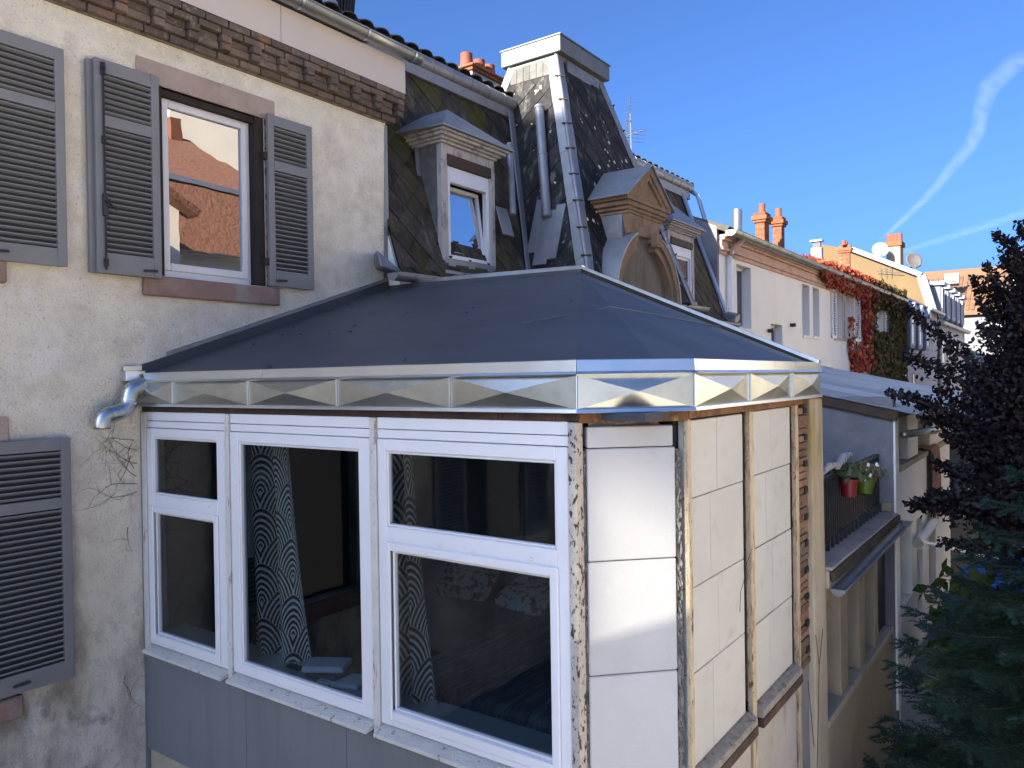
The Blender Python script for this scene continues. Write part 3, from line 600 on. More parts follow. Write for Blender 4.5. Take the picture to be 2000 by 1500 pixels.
# spout with swan-neck
yy = -.13
pth = [on(1, yy, 291, 752), on(1, yy, 272, 756), on(1, yy, 257, 762), on(1, yy, 253, 776), on(1, yy, 250, 790), on(1, yy, 240, 801), on(1, yy, 222, 808), on(1, yy, 207, 812), on(1, yy, 200, 822), on(1, yy, 199, 838)]
P = [Vector(p) for p in pth]; path = []
for i in range(len(P) - 1):
    for k in range(3):
        t = k / 3; p0, p1, p2, p3 = P[max(0, i - 1)], P[i], P[i + 1], P[min(len(P) - 1, i + 2)]
        path.append(.5 * ((2 * p1) + (p2 - p0) * t + (2 * p0 - 5 * p1 + 4 * p2 - p3) * t * t + (3 * p1 - p0 - 3 * p2 + p3) * t ** 3))
path.append(P[-1])
dp = MB().tube(path, .068, 20, cap=False, up=(0, 1, 0)).build('downpipe', m_zinc_new, ver, smooth=True); sm_ = dp.modifiers.new('thick', 'SOLIDIFY'); sm_.thickness = .004
for i in (0, 10, 19):
    d = (path[min(i + 1, len(path) - 1)] - path[max(i - 1, 0)]).normalized(); MB().tube([path[i] - d * .006, path[i] + d * .006], .072, 20, cap=False, up=(0, 1, 0)).build('pipe_collar', m_zinc_flash, dp, smooth=True)

# ---- the room behind the glass
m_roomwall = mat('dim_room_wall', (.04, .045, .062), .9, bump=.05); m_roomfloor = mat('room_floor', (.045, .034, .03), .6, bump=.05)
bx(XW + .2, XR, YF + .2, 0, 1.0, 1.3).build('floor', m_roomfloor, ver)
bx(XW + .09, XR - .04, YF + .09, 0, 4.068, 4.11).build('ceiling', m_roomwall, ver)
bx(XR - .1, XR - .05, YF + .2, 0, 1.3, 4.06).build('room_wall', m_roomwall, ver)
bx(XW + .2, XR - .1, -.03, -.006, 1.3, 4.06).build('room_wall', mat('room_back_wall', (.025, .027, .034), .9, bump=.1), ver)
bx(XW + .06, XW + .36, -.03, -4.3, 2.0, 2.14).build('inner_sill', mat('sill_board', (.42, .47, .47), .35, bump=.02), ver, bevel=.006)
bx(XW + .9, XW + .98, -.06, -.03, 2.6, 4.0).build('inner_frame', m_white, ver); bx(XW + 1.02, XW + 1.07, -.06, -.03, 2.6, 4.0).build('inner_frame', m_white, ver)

# curtains with a fan pattern
def curtain_mat():
    m = bpy.data.materials.new('fan_curtain'); m.use_nodes = True; n = m.node_tree; n.nodes.clear(); N = n.nodes.new; L = n.links.new
    def mt(op, a, b=None, c=None):
        q = N('ShaderNodeMath'); q.operation = op
        for i, s in enumerate((a, b, c)):
            if s is None: continue
            if isinstance(s, (int, float)): q.inputs[i].default_value = s
            else: L(s, q.inputs[i])
        return q.outputs[0]
    uv = N('ShaderNodeUVMap'); sp = N('ShaderNodeSeparateXYZ'); L(uv.outputs[0], sp.inputs[0])
    u, v = sp.outputs[0], sp.outputs[1]
    k = mt('FLOOR', v)
    def dist(row):
        o = mt('MULTIPLY', mt('FLOORED_MODULO', row, 2), .5)
        du = mt('SUBTRACT', mt('FRACT', mt('ADD', mt('SUBTRACT', u, o), .5)), .5)
        dv = mt('MULTIPLY', mt('SUBTRACT', v, row), .43)
        # a slightly pointed fan
        return mt('SQRT', mt('ADD', mt('POWER', mt('MULTIPLY', mt('ABSOLUTE', du), 1.15), 1.7), mt('POWER', dv, 1.7)))
    d1 = dist(mt('SUBTRACT', k, 1)); d0 = dist(k)
    f = mt('LESS_THAN', d1, .66); mx = N('ShaderNodeMix'); L(f, mx.inputs[0]); L(d0, mx.inputs[2]); L(d1, mx.inputs[3])
    s = mt('SINE', mt('MULTIPLY', mx.outputs[0], 68)); w = mt('GREATER_THAN', s, .2)
    c = N('ShaderNodeMix'); c.data_type = 'RGBA'; L(w, c.inputs[0]); c.inputs[6].default_value = (.018, .02, .026, 1); c.inputs[7].default_value = (.80, .76, .66, 1)
    p = N('ShaderNodeBsdfPrincipled'); L(c.outputs[2], p.inputs['Base Color']); p.inputs['Roughness'].default_value = .85
    o = N('ShaderNodeOutputMaterial'); L(p.outputs[0], o.inputs[0]); return m
m_curt = curtain_mat()
def curtain(label, x, yl, yr_top, yr_bot, z0, z1, uw, seed):
    nu, nv = 70, 40; rng = random.Random(seed); V = []; UV = []; F = []
    fold = [rng.uniform(.8, 1.2) for _ in range(6)]
    for i in range(nv + 1):
        v = i / nv; z = z0 + (z1 - z0) * v; t = v ** .8; yr = yr_bot + (yr_top - yr_bot) * t
        for j in range(nu + 1):
            s = j / nu; y = yl + (yr - yl) * s
            dx = .075 * math.sin(s * 16 * fold[0] + 1.2) * (.6 + .4 * math.sin(s * 5 * fold[1])) * (1.1 - .4 * v) + .02 * math.sin(v * 3 + s * 9)
            V.append((x + dx, y, z)); UV.append((s * uw * (1 - .18 * t), v * (z1 - z0) * 4.6))
    for i in range(nv):
        for j in range(nu):
            q = i * (nu + 1) + j; F.append((q, q + 1, q + nu + 2, q + nu + 1))
    me = bpy.data.meshes.new('curtain'); me.from_pydata(V, [], F); l = me.uv_layers.new(name='UVMap')
    for p in me.polygons:
        p.use_smooth = True
        for li in p.loop_indices: l.data[li].uv = UV[me.loops[li].vertex_index]
    me.materials.append(m_curt); o = bpy.data.objects.new('curtain', me); link(o); tag(o, label, 'curtain'); return o
def yat(x, px, py): return on(0, x, px, py).y
xc = 3.86
curtain('black and cream fan-patterned curtain gathered in the middle veranda window', xc, yat(xc, 487, 1000), yat(xc, 562, 870), yat(xc, 610, 1290), 2.12, 4.05, 3.4, 4)
curtain('black and cream fan-patterned curtain behind the two-pane veranda window by the corner post', xc, yat(xc, 764, 1000), yat(xc, 806, 890), yat(xc, 858, 1375), 2.12, 4.05, 2.6, 9)
# folded linen on the inner sill
lin = thing('folded_linen', 'stack of folded pale towels on the sill behind the middle veranda window', 'towels', (3.76, -2.15, 2.14))
m_lin = mat('pale_linen', (.58, .62, .66), .9, var=.05, scale=9, bump=.3); m_lin2 = mat('striped_linen', (.13, .11, .11), .9, var=.4, scale=40, bump=.2)
def cloth(y, x, z, sx, sy, h, rot, mt):
    m = MB(); m.box(-sx / 2, sx / 2, -sy / 2, sy / 2, 0, h); o = inst('towel', m.mesh('towel', mt), lin, T(x, y, z) @ Matrix.Rotation(rot, 4, 'Z') @ Matrix.Rotation(random.uniform(-.02, .02), 4, 'X')); b = o.modifiers.new('round', 'BEVEL'); b.width = h * .45; b.segments = 3
cloth(-2.28, 3.77, 2.142, .22, .34, .035, .3, m_lin); cloth(-2.12, 3.78, 2.142, .24, .32, .03, -.1, m_lin2); cloth(-2.12, 3.78, 2.174, .22, .3, .03, .1, m_lin2); cloth(-2.10, 3.77, 2.207, .22, .32, .05, .5, m_lin)
br = thing('hair_brush', 'dark hair brush lying on the sill behind the middle veranda window', 'brush', (3.76, -1.75, 2.14)); MB().box(3.72, 3.78, -1.83, -1.68, 2.142, 2.165).build('brush_head', m_iron, br, bevel=.01); MB().beam((3.75, -1.83, 2.153), (3.74, -1.95, 2.153), .02, .015).build('handle', m_iron, br, bevel=.004)
# bed
bed = thing('bed', 'wide bed under a dark quilt inside the veranda room', 'bed', (5.2, -3.2, 1.3))
m_quilt = mat('dark_striped_quilt', (.13, .135, .16), .9, var=.5, scale=3, stretch=(1, 9, 1), bump=.5, bscale=12, layers=[dict(col=(.32, .31, .3), scale=4, lo=.52, hi=.6, amt=.7, st=(1, 7, 1))])
bx(4.2, 6.4, -4.45, -2.3, 1.3, 1.75).build('bed_base', mat('blue_valance', (.05, .07, .16), .9, bump=.1), bed)
bx(4.15, 6.42, -4.47, -2.28, 1.75, 2.08).build('quilt', m_quilt, bed, bevel=.08, seg=3, smooth=False)
m_pil = mat('patterned_pillow', (.42, .41, .40), .9, var=.1, scale=4, bump=.2, layers=[dict(col=(.03, .03, .04), scale=17, lo=.53, hi=.57, amt=.9, det=2)])
def pillow(x, y, z, ry, rz, label):
    V = []; F = []; n = 12
    for s in (1, -1):
        for i in range(n + 1):
            for j in range(n + 1):
                u, v = i / n * 2 - 1, j / n * 2 - 1; h = .09 * max(0, (1 - u ** 4)) ** .5 * max(0, (1 - v ** 4)) ** .5
                V.append((u * .24 * (1 - .06 * v * v), v * .33 * (1 - .06 * u * u), s * h))
    N1 = (n + 1) ** 2
    for i in range(n):
        for j in range(n):
            q = i * (n + 1) + j; F.append((q, q + n + 1, q + n + 2, q + 1)); F.append((N1 + q, N1 + q + 1, N1 + q + n + 2, N1 + q + n + 1))
    me = bpy.data.meshes.new('pillow'); me.from_pydata(V, [], F); me.materials.append(m_pil)
    for p in me.polygons: p.use_smooth = True
    o = bpy.data.objects.new('pillow', me); link(o, None, T(x, y, z) @ Matrix.Rotation(rz, 4, 'Z') @ Matrix.Rotation(ry, 4, 'Y')); tag(o, label, 'pillow', None)
pp = on(0, 6.15, 915, 1215); pillow(6.15, pp.y, 2.26, -.75, .1, 'patterned pale pillow propped up at the head of the bed in the dim room')
pp = on(0, 6.15, 1035, 1262); pillow(6.15, pp.y, 2.20, -.4, -.2, 'patterned pale pillow lying low on the bed behind the corner pane')
# ------------------------------------------------------------------ slated mansard house
man = thing('mansard_house', 'mansard roofed house with mossy slates, timber dormers and long zinc roll gutter', 'house', (12, 1, 0))
def clip_poly(P, Q):
    """Sutherland-Hodgman: convex clip polygon Q (ccw), 2-D"""
    for i in range(len(Q)):
        a, b = Q[i], Q[(i + 1) % len(Q)]; o_ = []
        if not P: return []
        ins = lambda p: (b[0] - a[0]) * (p[1] - a[1]) - (b[1] - a[1]) * (p[0] - a[0]) >= -1e-9
        for j in range(len(P)):
            p, q = P[j], P[(j + 1) % len(P)]
            if ins(p): o_.append(p)
            if ins(p) != ins(q):
                d1 = (b[0] - a[0]) * (p[1] - a[1]) - (b[1] - a[1]) * (p[0] - a[0]); d2 = (b[0] - a[0]) * (q[1] - a[1]) - (b[1] - a[1]) * (q[0] - a[0])
                t = d1 / (d1 - d2); o_.append((p[0] + t * (q[0] - p[0]), p[1] + t * (q[1] - p[1])))
        P = o_
    return P
def slates(face, parent, mt, dw=.40, dh=.42, limit=300, seed=3, lift=.012):
    rng = random.Random(seed); face = [Vector(p) for p in face]
    n = (face[1] - face[0]).cross(face[-1] - face[0]).normalized()
    u = Vector((0, 0, 1)).cross(n).normalized(); v = n.cross(u)
    if v.z < 0: v = -v; u = -u
    o = face[0]; Q = [((p - o).dot(u), (p - o).dot(v)) for p in face]
    if sum(Q[i][0] * Q[(i + 1) % len(Q)][1] - Q[(i + 1) % len(Q)][0] * Q[i][1] for i in range(len(Q))) < 0: Q = Q[::-1]
    mb = MB(); mb.poly([p - n * .012 for p in face]); mb.build('slate_bed', m_underlay, parent)
    u0, u1 = min(q[0] for q in Q), max(q[0] for q in Q); v0, v1 = min(q[1] for q in Q), max(q[1] for q in Q)
    row = 0; vc = v0 - dh / 2; c = 0; rest = MB(); pool = []
    while vc < v1 + dh:
        uc = u0 - dw + (row % 2) * dw / 2
        while uc < u1 + dw:
            g_ = .0045; D = [(uc, vc - dh / 2 + g_), (uc + dw / 2 - g_, vc), (uc, vc + dh / 2 - g_), (uc - dw / 2 + g_, vc)]
            Cq = clip_poly(D, Q)
            if len(Cq) >= 3:
                ar = abs(sum(Cq[i][0] * Cq[(i + 1) % len(Cq)][1] - Cq[(i + 1) % len(Cq)][0] * Cq[i][1] for i in range(len(Cq)))) / 2
                if ar > .0006:
                    tl = rng.uniform(.6, 1.4); sk = rng.uniform(-.004, .004); up = rng.uniform(0, .004)
                    pool.append((ar, [o + u * a + v * b + n * (up + lift * tl * (.5 - (b - vc) / dh) + sk * (a - uc) / dw) for a, b in Cq]))
            uc += dw
        vc += dh / 2; row += 1
    pool.sort(key=lambda t: -t[0])
    for i, (ar, pts) in enumerate(pool):
        if i < limit: MB().prism(pts, n * .007).build('slate', mt, parent)
        else: rest.prism(pts, n * .007)
    if rest.v: rest.build('small_slate', mt, parent, kind='stuff')

MY = lambda z: -.22 + .97 * (z - 5.5) / 3.0
z1_ = 8.42
# lower mansard slope (house side), right slope (beyond the tower)
slates([(6.58, MY(5.62), 5.62), (9.34, MY(5.62), 5.62), (10.16, MY(z1_), z1_), (6.58, MY(z1_), z1_)], man, m_slate, limit=150, seed=3)
slates([(12.6, MY(5.62), 5.62), (17.1, MY(5.62), 5.62), (16.9, MY(z1_), z1_), (11.6, MY(z1_), z1_)], man, m_slate, limit=140, seed=5)
slates([(6.58, -.36, 5.44), (9.34, -.36, 5.44), (9.34, MY(5.62) - .002, 5.625), (6.58, MY(5.62) - .002, 5.625)], man, m_slate, limit=30, seed=7)
slates([(12.9, -.36, 5.44), (17.15, -.36, 5.44), (17.1, MY(5.62) - .002, 5.625), (12.6, MY(5.62) - .002, 5.625)], man, m_slate, limit=20, seed=8)
m = MB(); m.prism([(6.58, -.2, 0), (6.58, -.2, 5.4), (6.58, MY(5.6) + .05, 5.6), (6.58, MY(8.4) + .05, 8.4), (6.58, 6, 8.4), (6.58, 6, 0)], (10.6, 0, 0)); m.build('wall', m_wh, man)
# zinc roll gutter and apron
for k, (xa, xb) in enumerate(((6.02, 7.7), (7.705, 9.0), (9.005, 10.24))):
    m = MB(); m.tube([(xa, .70, 8.68 + .0), (xb, .70, 8.68)], .105, 18); m.build('roll_gutter', m_zinc, man, smooth=False, angle=True)
for x in np.arange(6.5, 10.2, .42): MB().tube([(x - .012, .70, 8.68), (x + .012, .70, 8.68)], .109, 18).build('gutter_joint', m_zinc_d, man, angle=True)
bx(6.02, 10.24, .66, .74, 8.44, 8.60).build('gutter_apron', m_zinc, man, bevel=.004)
m = MB(); m.tube([(12.2, .72, 8.70), (17.4, .72, 8.74)], .11, 18); m.build('roll_gutter', m_zinc, man, angle=True)
for x in np.arange(12.6, 17.3, .45): MB().tube([(x - .012, .72, 8.72), (x + .012, .72, 8.72)], .114, 18).build('gutter_joint', m_zinc_d, man, angle=True)
bx(12.0, 17.3, .68, .76, 8.44, 8.62).build('gutter_apron', m_zinc, man, bevel=.004)
m = MB(); m.tube([(17.42, .75, 8.7), (17.44, .55, 8.55), (17.4, .35, 7.9), (17.25, .3, 7.3)], .05, 10); m.build('downpipe', m_bluezinc, man, smooth=True)
# tiled upper roof: first courses as single tiles
pit = R(19); TY, TZ = .78, 8.86
tv = []; tf = []
nn = 8
for i in range(nn + 1):
    a = i / nn; h = .045 * math.sin(a * math.pi * 1.0) - .02 * (a > .85)
    for y in (0, .34): tv.append((a * .30 - .15, y, h)); tv.append((a * .30 - .15, y, h + .016))
for i in range(nn):
    q = i * 4; tf += [(q, q + 4, q + 6, q + 2), (q + 1, q + 3, q + 7, q + 5), (q, q + 1, q + 5, q + 4), (q + 2, q + 6, q + 7, q + 3)]
tf += [(0, 2, 3, 1), (nn * 4, nn * 4 + 1, nn * 4 + 3, nn * 4 + 2)]
tmb = MB(); tmb.add(tv, tf); tile_me = tmb.mesh('roof_tile', m_tile_d)
for r_ in range(2):
    x = 6.05
    while x < 17.5:
        inst('roof_tile', tile_me, man, T(x + .15, TY + r_ * .29 * math.cos(pit) - .03, TZ + r_ * .29 * math.sin(pit) + random.uniform(-.004, .004)) @ Matrix.Rotation(pit - .06, 4, 'X') @ Matrix.Rotation(random.uniform(-.02, .02), 4, 'Z')); x += .285
m = MB(); m.hexa([(6.0, TY, TZ - .06), (17.5, TY, TZ - .06), (17.5, 6, TZ - .06 + (6 - TY) * math.tan(pit)), (6.0, 6, TZ - .06 + (6 - TY) * math.tan(pit)), (6.0, TY, TZ - .02), (17.5, TY, TZ - .02), (17.5, 6, TZ + (6 - TY) * math.tan(pit) - .02), (6.0, 6, TZ + (6 - TY) * math.tan(pit) - .02)]); m.build('roof', m_tile_d, man)
# eaves gutters
def half_gutter(parent, a, b, r, mt, brk=()):
    a, b = Vector(a), Vector(b); d = (b - a).normalized()
    m = MB(); m.tube([a, b], r, 14, cap=False, arc=(R(90), R(270))); m.tube([a + Vector((0, -r, 0)), b + Vector((0, -r, 0))], r * .1, 6)
    for e in (a, b): m.poly([e + Vector((0, r * math.cos(t), r * math.sin(t))) for t in np.linspace(math.pi, 2 * math.pi, 11)])
    o = m.build('gutter', mt, parent, smooth=False, angle=True)
    for t in brk:
        p = a.lerp(b, t); MB().tube([p - d * .014, p + d * .014], r + .006, 14, cap=False, arc=(R(85), R(275))).build('gutter_bracket', m_zinc_d, o)
    return o
half_gutter(man, (6.25, -.40, 5.50), (9.2, -.40, 5.53), .085, m_zinc, (.1, .22, .34, .46, .6, .8))
m = MB(); m.hexa([(6.12, -.36, 5.55), (6.42, -.42, 5.50), (6.60, -.10, 5.52), (6.35, -.02, 5.58), (6.10, -.30, 5.75), (6.42, -.34, 5.56), (6.62, -.06, 5.60), (6.35, -.01, 5.78)]); m.build('gutter_apron', m_zinc_d, man, bevel=.02)
half_gutter(man, (13.6, -.5, 5.66), (15.2, -.5, 5.68), .09, m_zinc_d, (.3, .6, .9)); half_gutter(man, (14.6, -.42, 5.45), (17.25, -.42, 5.46), .09, m_zinc_d, (.15, .3, .45, .6, .75, .9))
m = MB(); m.obox((17.15, -.25, 5.62), (.12, -.02, .02), (0, .22, .05), (0, -.03, .1)); m.build('gutter_apron', m_zinc_d, man, bevel=.03)
# verge at the far end, gable above it
MB().beam((17.15, MY(5.5) - .06, 5.5), (16.9, MY(8.5) - .06, 8.5), .05, .16, up=(1, 0, 0)).build('verge_flashing', m_bluezinc, man, bevel=.01)
# valley against the tower
vb, vt = Vector((9.33, -.2, 5.6)), Vector((10.15, .70, 8.56))
nrm_m = Vector((0, -1, .31)).normalized()
for dx, w in ((-.09, .13), (.055, .12)):
    MB().beam(vb + Vector((dx, -.03, 0)), vt + Vector((dx, -.03, 0)), w, .03, up=nrm_m).build('valley_flashing', m_zinc, man, bevel=.008)
# two vent pipes with lead skirts
def ventpipe(px0, py0, px1, py1, y0, y1, r):
    a = on(1, y1, px0, py0); b = on(1, y0, px1, py1)
    o = MB().tube([b, a], r, 14).build('vent_pipe', m_zinc, man, angle=True)
    for t in (.45, .99): p = b.lerp(a, t); d = (a - b).normalized(); MB().tube([p - d * .02, p + d * .02], r * 1.14, 14).build('pipe_collar', m_zinc, o, angle=True)
    return o
vp = ventpipe(995, 283, 1002, 420, -.3, -.02, .045)
m = MB(); m.obox(vp.data.vertices[0].co + Vector((-.02, .13, -.1)), (.13, 0, 0), (0, .06, .2), (0, -.008, .003)); m.build('pipe_skirt', m_zinc, man, bevel=.005)

# ---- timber dormers
def dormer(x0, x1, zs, zt, yf, parent, cap_apex, seed, stilt=True):
    """post-framed dormer: returns the dormer part; x0..x1 outer posts, zs sill, zt under cornice"""
    pw = .12; d = MB(); d.box(x0, x0 + pw, yf, yf + .09, zs, zt); d.box(x1 - pw, x1, yf, yf + .09, zs, zt); d.box(x0 + pw, x1 - pw, yf + .01, yf + .2, zt - .24, zt)
    o = d.build('dormer', m_oldwood, parent, bevel=.008)
    bx(x0 + .03, x1 - .03, yf - .012, yf + .1, zs + 0, zs + .16).build('dormer_base', m_zinc, o, bevel=.004)
    bx(x0 - .02, x1 + .02, yf - .05, yf + .15, zs - .07, zs).build('sill', m_zinc, o, bevel=.01)
    bx(x0 + pw - .02, x1 - pw + .02, yf - .02, yf + .1, zt - .26, zt - .12).build('beam', m_brownbeam, o, bevel=.006)
    a, b, c, e = x0 + pw + .0, x1 - pw - .0, zs + .16, zt - .262
    m = MB(); ring(m, a, b, c, e, .055, yf + .015, yf + .09, wt=.20); m.build('window_frame', m_white, o, bevel=.006)
    hx = .055
    ang = R(-7) if stilt else 0
    m = MB(); ring(m, a + hx, b - hx, c + .055, e - .2, .05, -.025, .02); rot = T(0, yf + .07, c + .06) @ Matrix.Rotation(ang, 4, 'X') @ T(0, 0, -(c + .06))
    m.v = [tuple(rot @ Vector(v)) for v in m.v]; m.build('sash', m_white, o, bevel=.005)
    m = MB(); m.box(a + hx + .05, b - hx - .05, -.004, .004, c + .105, e - .25); m.v = [tuple(rot @ Vector(v)) for v in m.v]; m.build('pane', m_mirror if stilt else m_farglass, o)
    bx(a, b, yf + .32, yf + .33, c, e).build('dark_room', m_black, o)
    # cheeks
    for xx in (x0 + .015, x1 - .03):
        yb = lambda z: MY(z) + .05
        m = MB(); m.prism([(xx, yf + .092, zs - .05), (xx, yb(zs) + .25, zs - .05), (xx, yb(zt) + .1, zt), (xx, yf + .092, zt)], (.015, 0, 0)); m.build('cheek', m_zinc_d, o)
    MB().beam((x0 - .01, yf + .28, zs), (x0 - .03, MY(zt) - .1, zt), .02, .07, up=(1, 0, 0)).build('cheek_flashing', m_zinc, o)
    # stepped cornice
    for k, (dz0, dz1, ov) in enumerate(((0, .035, .03), (.035, .065, .07), (.065, .105, .12), (.105, .135, .16))):
        bx(x0 - ov, x1 + ov, yf - ov, yf + .5, zt + dz0 + .001, zt + dz1).build('cornice', m_oldwood, o, bevel=.008)
    ov = .2; zc = zt + .136; Lf, Rf = Vector((x0 - ov, yf - ov, zc)), Vector((x1 + ov, yf - ov, zc)); yb_ = MY(zc + .1) + .15
    Lb, Rb = Vector((x0 - ov - .1, yb_, zc)), Vector((x1 + ov, yb_, zc)); Ap = Vector(cap_apex); Apb = Vector((Ap.x, MY(Ap.z) + .3, Ap.z))
    up_ = Vector((0, 0, .022)); m = MB()
    m.add([Lf, Rf, Rb, Lb, Ap, Apb, Lf + up_, Rf + up_, Rb + up_, Lb + up_, Ap + up_, Apb + up_], [(6, 7, 10), (7, 8, 11, 10), (9, 6, 10, 11), (0, 3, 2, 1), (0, 1, 7, 6), (1, 2, 8, 7), (3, 0, 6, 9)])
    m.build('dormer_roof', m_zinc, o)
    return o
dormer(7.42, 8.53, 5.68, 7.28, -.14, man, (7.85, .12, 7.84), 1)
dormer(14.25, 15.55, 5.85, 7.20, -.12, man, (14.8, .1, 7.85), 2, stilt=False)

# chimney with three pots on the far slope
ch = MB(); ch.box(12.05, 13.2, 3.0, 3.75, 8.8, 10.40); ch = ch.build('chimney', m_zinc, man, bevel=.01)
bx(12.02, 13.23, 2.97, 3.78, 10.405, 10.48).build('chimney_band', m_redbrick, ch, bevel=.01); bx(11.98, 13.27, 2.93, 3.82, 10.482, 10.53).build('chimney_band', m_redbrick, ch, bevel=.01)
for x in (12.25, 12.66, 13.0): MB().tube([(x, 3.3, 10.53), (x, 3.3, 10.62), (x, 3.3, 10.80), (x, 3.3, 10.86)], [.15, .135, .12, .125], 14).build('chimney_pot', m_terra, ch, angle=True)
# roof-top boxes at the near end
vb_ = thing('roof_vent', 'grey roof vent with a dark mesh front above the long zinc roll', 'vent', (7.1, 1.6, 9.1))
c0 = on(1, 1.5, 664, 12); MB().obox(c0 + Vector((0, .2, -.02)), (.17, -.05, .0), (.05, .2, .05), (.03, 0, .16)).build('housing', m_zinc, vb_, bevel=.01)
m = MB()
for k in range(7): 
    m.obox(c0 + Vector((.2, .15, -.14 + k * .045)), (.02, 0, 0), (.03, .2, .05), (0, 0, .008)); m.obox(c0 + Vector((-.12 + .05 * k, -.045, .0)), (.008, 0, 0), (0, .015, 0), (.02, 0, .15))
m.build('mesh_grille', m_iron, vb_); MB().obox(c0 + Vector((.02, -.02, 0)), (.18, -.03, 0), (0, .02, 0), (.02, 0, .16)).build('mesh_back', m_black, vb_)
wb = thing('white_roof_box', 'pale roof hatch box peeping over the gutter beside the mesh vent', 'hatch', (6.7, 1.5, 9)); c0 = on(1, 1.5, 603, 4); MB().obox(c0, (.16, 0, 0), (0, .15, 0), (0, 0, .18)).build('box', m_whitewood, wb, bevel=.01); c0 = on(1, 1.2, 632, 18); MB().obox(c0, (.13, 0, .02), (0, .15, 0), (0, 0, .1)).build('lid', m_bluezinc, wb, bevel=.03)

# ------------------------------------------------------------------ slate tower
m_slate3 = mat('pale_band_slate', (.085, .08, .07), .6, var=.35, scale=6, bump=.4, orand=.2)  # paler slate tone for the upright band under the cap
tow = thing('slate_tower', 'tall tapering slate tower with zinc hips and a wide zinc cap', 'tower', (11, .2, 5.6))
BL, TL = Vector((9.27, -1.18, 5.55)), Vector((10.37, 0.0, 9.37)); BR, TR = Vector((12.88, -1.18, 5.55)), Vector((11.78, 0.0, 9.37)); TB = Vector((10.37, .86, 9.37)); BB = Vector((9.27, 1.9, 5.55)); TRB = Vector((11.78, .86, 9.37)); BRB = Vector((12.88, 1.9, 5.55))
slates([BB, BL, TL, TB], tow, m_slate2, limit=170, seed=11, dw=.40, dh=.44)
slates([BL, BR, TR, TL], tow, m_slate2, limit=130, seed=12, dw=.44, dh=.52)
m = MB(); k = .03; m.hexa([BL + Vector((k, k, 0)), BR + Vector((-k, k, 0)), BRB + Vector((-k, 0, 0)), BB + Vector((k, 0, 0)), TL + Vector((k, k, 0)), TR + Vector((-k, k, 0)), TRB + Vector((-k, 0, 0)), TB + Vector((k, 0, 0))]); m.build('tower_core', m_underlay, tow)
bx(9.4, 12.7, -1.1, 1.8, 2.0, 5.50).build('tower_base', m_rough_render, tow)
m = MB(); m.box(TL.x - .03, TR.x + .03, -.03, .89, 9.2, 9.42); m.build('neck', m_zinc_d, tow)
# zinc hips: stepped lengths with clips
def hip(a, b, n1, n2, steps, w):
    a, b = Vector(a), Vector(b); d = (b - a).normalized()
    for i in range(steps):
        p, q = a.lerp(b, i / steps), a.lerp(b, (i + 1) / steps + .004)
        for n_, o_ in ((n1, n2), (n2, n1)):
            side = n_.cross(d).normalized()
            if side.dot(o_) > 0: side = -side
            lift = n_ * (.022 + .006 * (i % 2))
            MB().obox((p + q) / 2 + side * w / 2 + lift, d * (q - p).length / 2, side * w / 2, n_ * .008).build('hip_flashing', m_zinc, tow, bevel=.004)
        c = (n1 + n2).normalized(); MB().tube([p + c * .02, q + c * .024], .034, 10).build('hip_roll', m_zinc, tow, angle=True)
        s1_ = (c.cross(d)).normalized()
        if i: MB().obox(p + c * .05, s1_ * .075, d * .011, c * .01).build('hip_clip', m_rustd, tow)
nL = Vector((-1, 0, .288)).normalized(); nF = Vector((0, -1, .309)).normalized(); nR_ = Vector((1, 0, .288)).normalized()
hip(BL, TL, nL, nF, 9, .15); hip(BR, TR, nF, nR_, 9, .12); hip(BB.lerp(TB, .55), TB, nL, Vector((0, 1, .3)).normalized(), 3, .1)
# band of upright slates under the cap
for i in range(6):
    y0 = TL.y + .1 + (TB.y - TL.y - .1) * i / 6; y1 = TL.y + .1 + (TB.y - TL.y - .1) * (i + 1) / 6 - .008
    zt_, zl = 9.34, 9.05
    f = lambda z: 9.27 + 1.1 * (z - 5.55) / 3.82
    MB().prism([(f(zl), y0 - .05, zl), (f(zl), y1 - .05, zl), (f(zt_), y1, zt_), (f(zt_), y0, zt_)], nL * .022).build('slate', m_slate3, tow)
bx(10.60, 11.62, -.075, -.03, 9.10, 9.34).build('front_band', m_zinc_d, tow)
# cap
cx0, cx1, cy0, cy1 = 10.28, 11.88, -.14, 1.0
m_cap = mat('streaked_cap_zinc', (.15, .155, .155), .55, metal=.35, var=.12, scale=4, bump=.05, layers=[dict(col=(.10, .10, .10), scale=7, lo=.5, hi=.7, amt=.6, st=(1, 1, .15))])
bx(cx0, cx1, cy0, cy1, 9.39, 9.64).build('cap', m_cap, tow, bevel=.008)
m = MB(); e = .015; cz = 9.642; A4 = [Vector((cx0 - e, cy0 - e, cz)), Vector((cx1 + e, cy0 - e, cz)), Vector((cx1 + e, cy1 + e, cz)), Vector((cx0 - e, cy1 + e, cz))]; rid = [Vector((cx0 + .45, .42, cz + .15)), Vector((cx1 - .45, .42, cz + .15))]
B4 = [p + Vector((0, 0, .02)) for p in A4]
m.add(A4 + B4 + rid, [(3, 2, 1, 0), (0, 1, 5, 4), (1, 2, 6, 5), (2, 3, 7, 6), (3, 0, 4, 7), (4, 5, 9, 8), (5, 6, 9), (6, 7, 8, 9), (7, 4, 8)]); m.build('cap_roof', m_cap, tow)
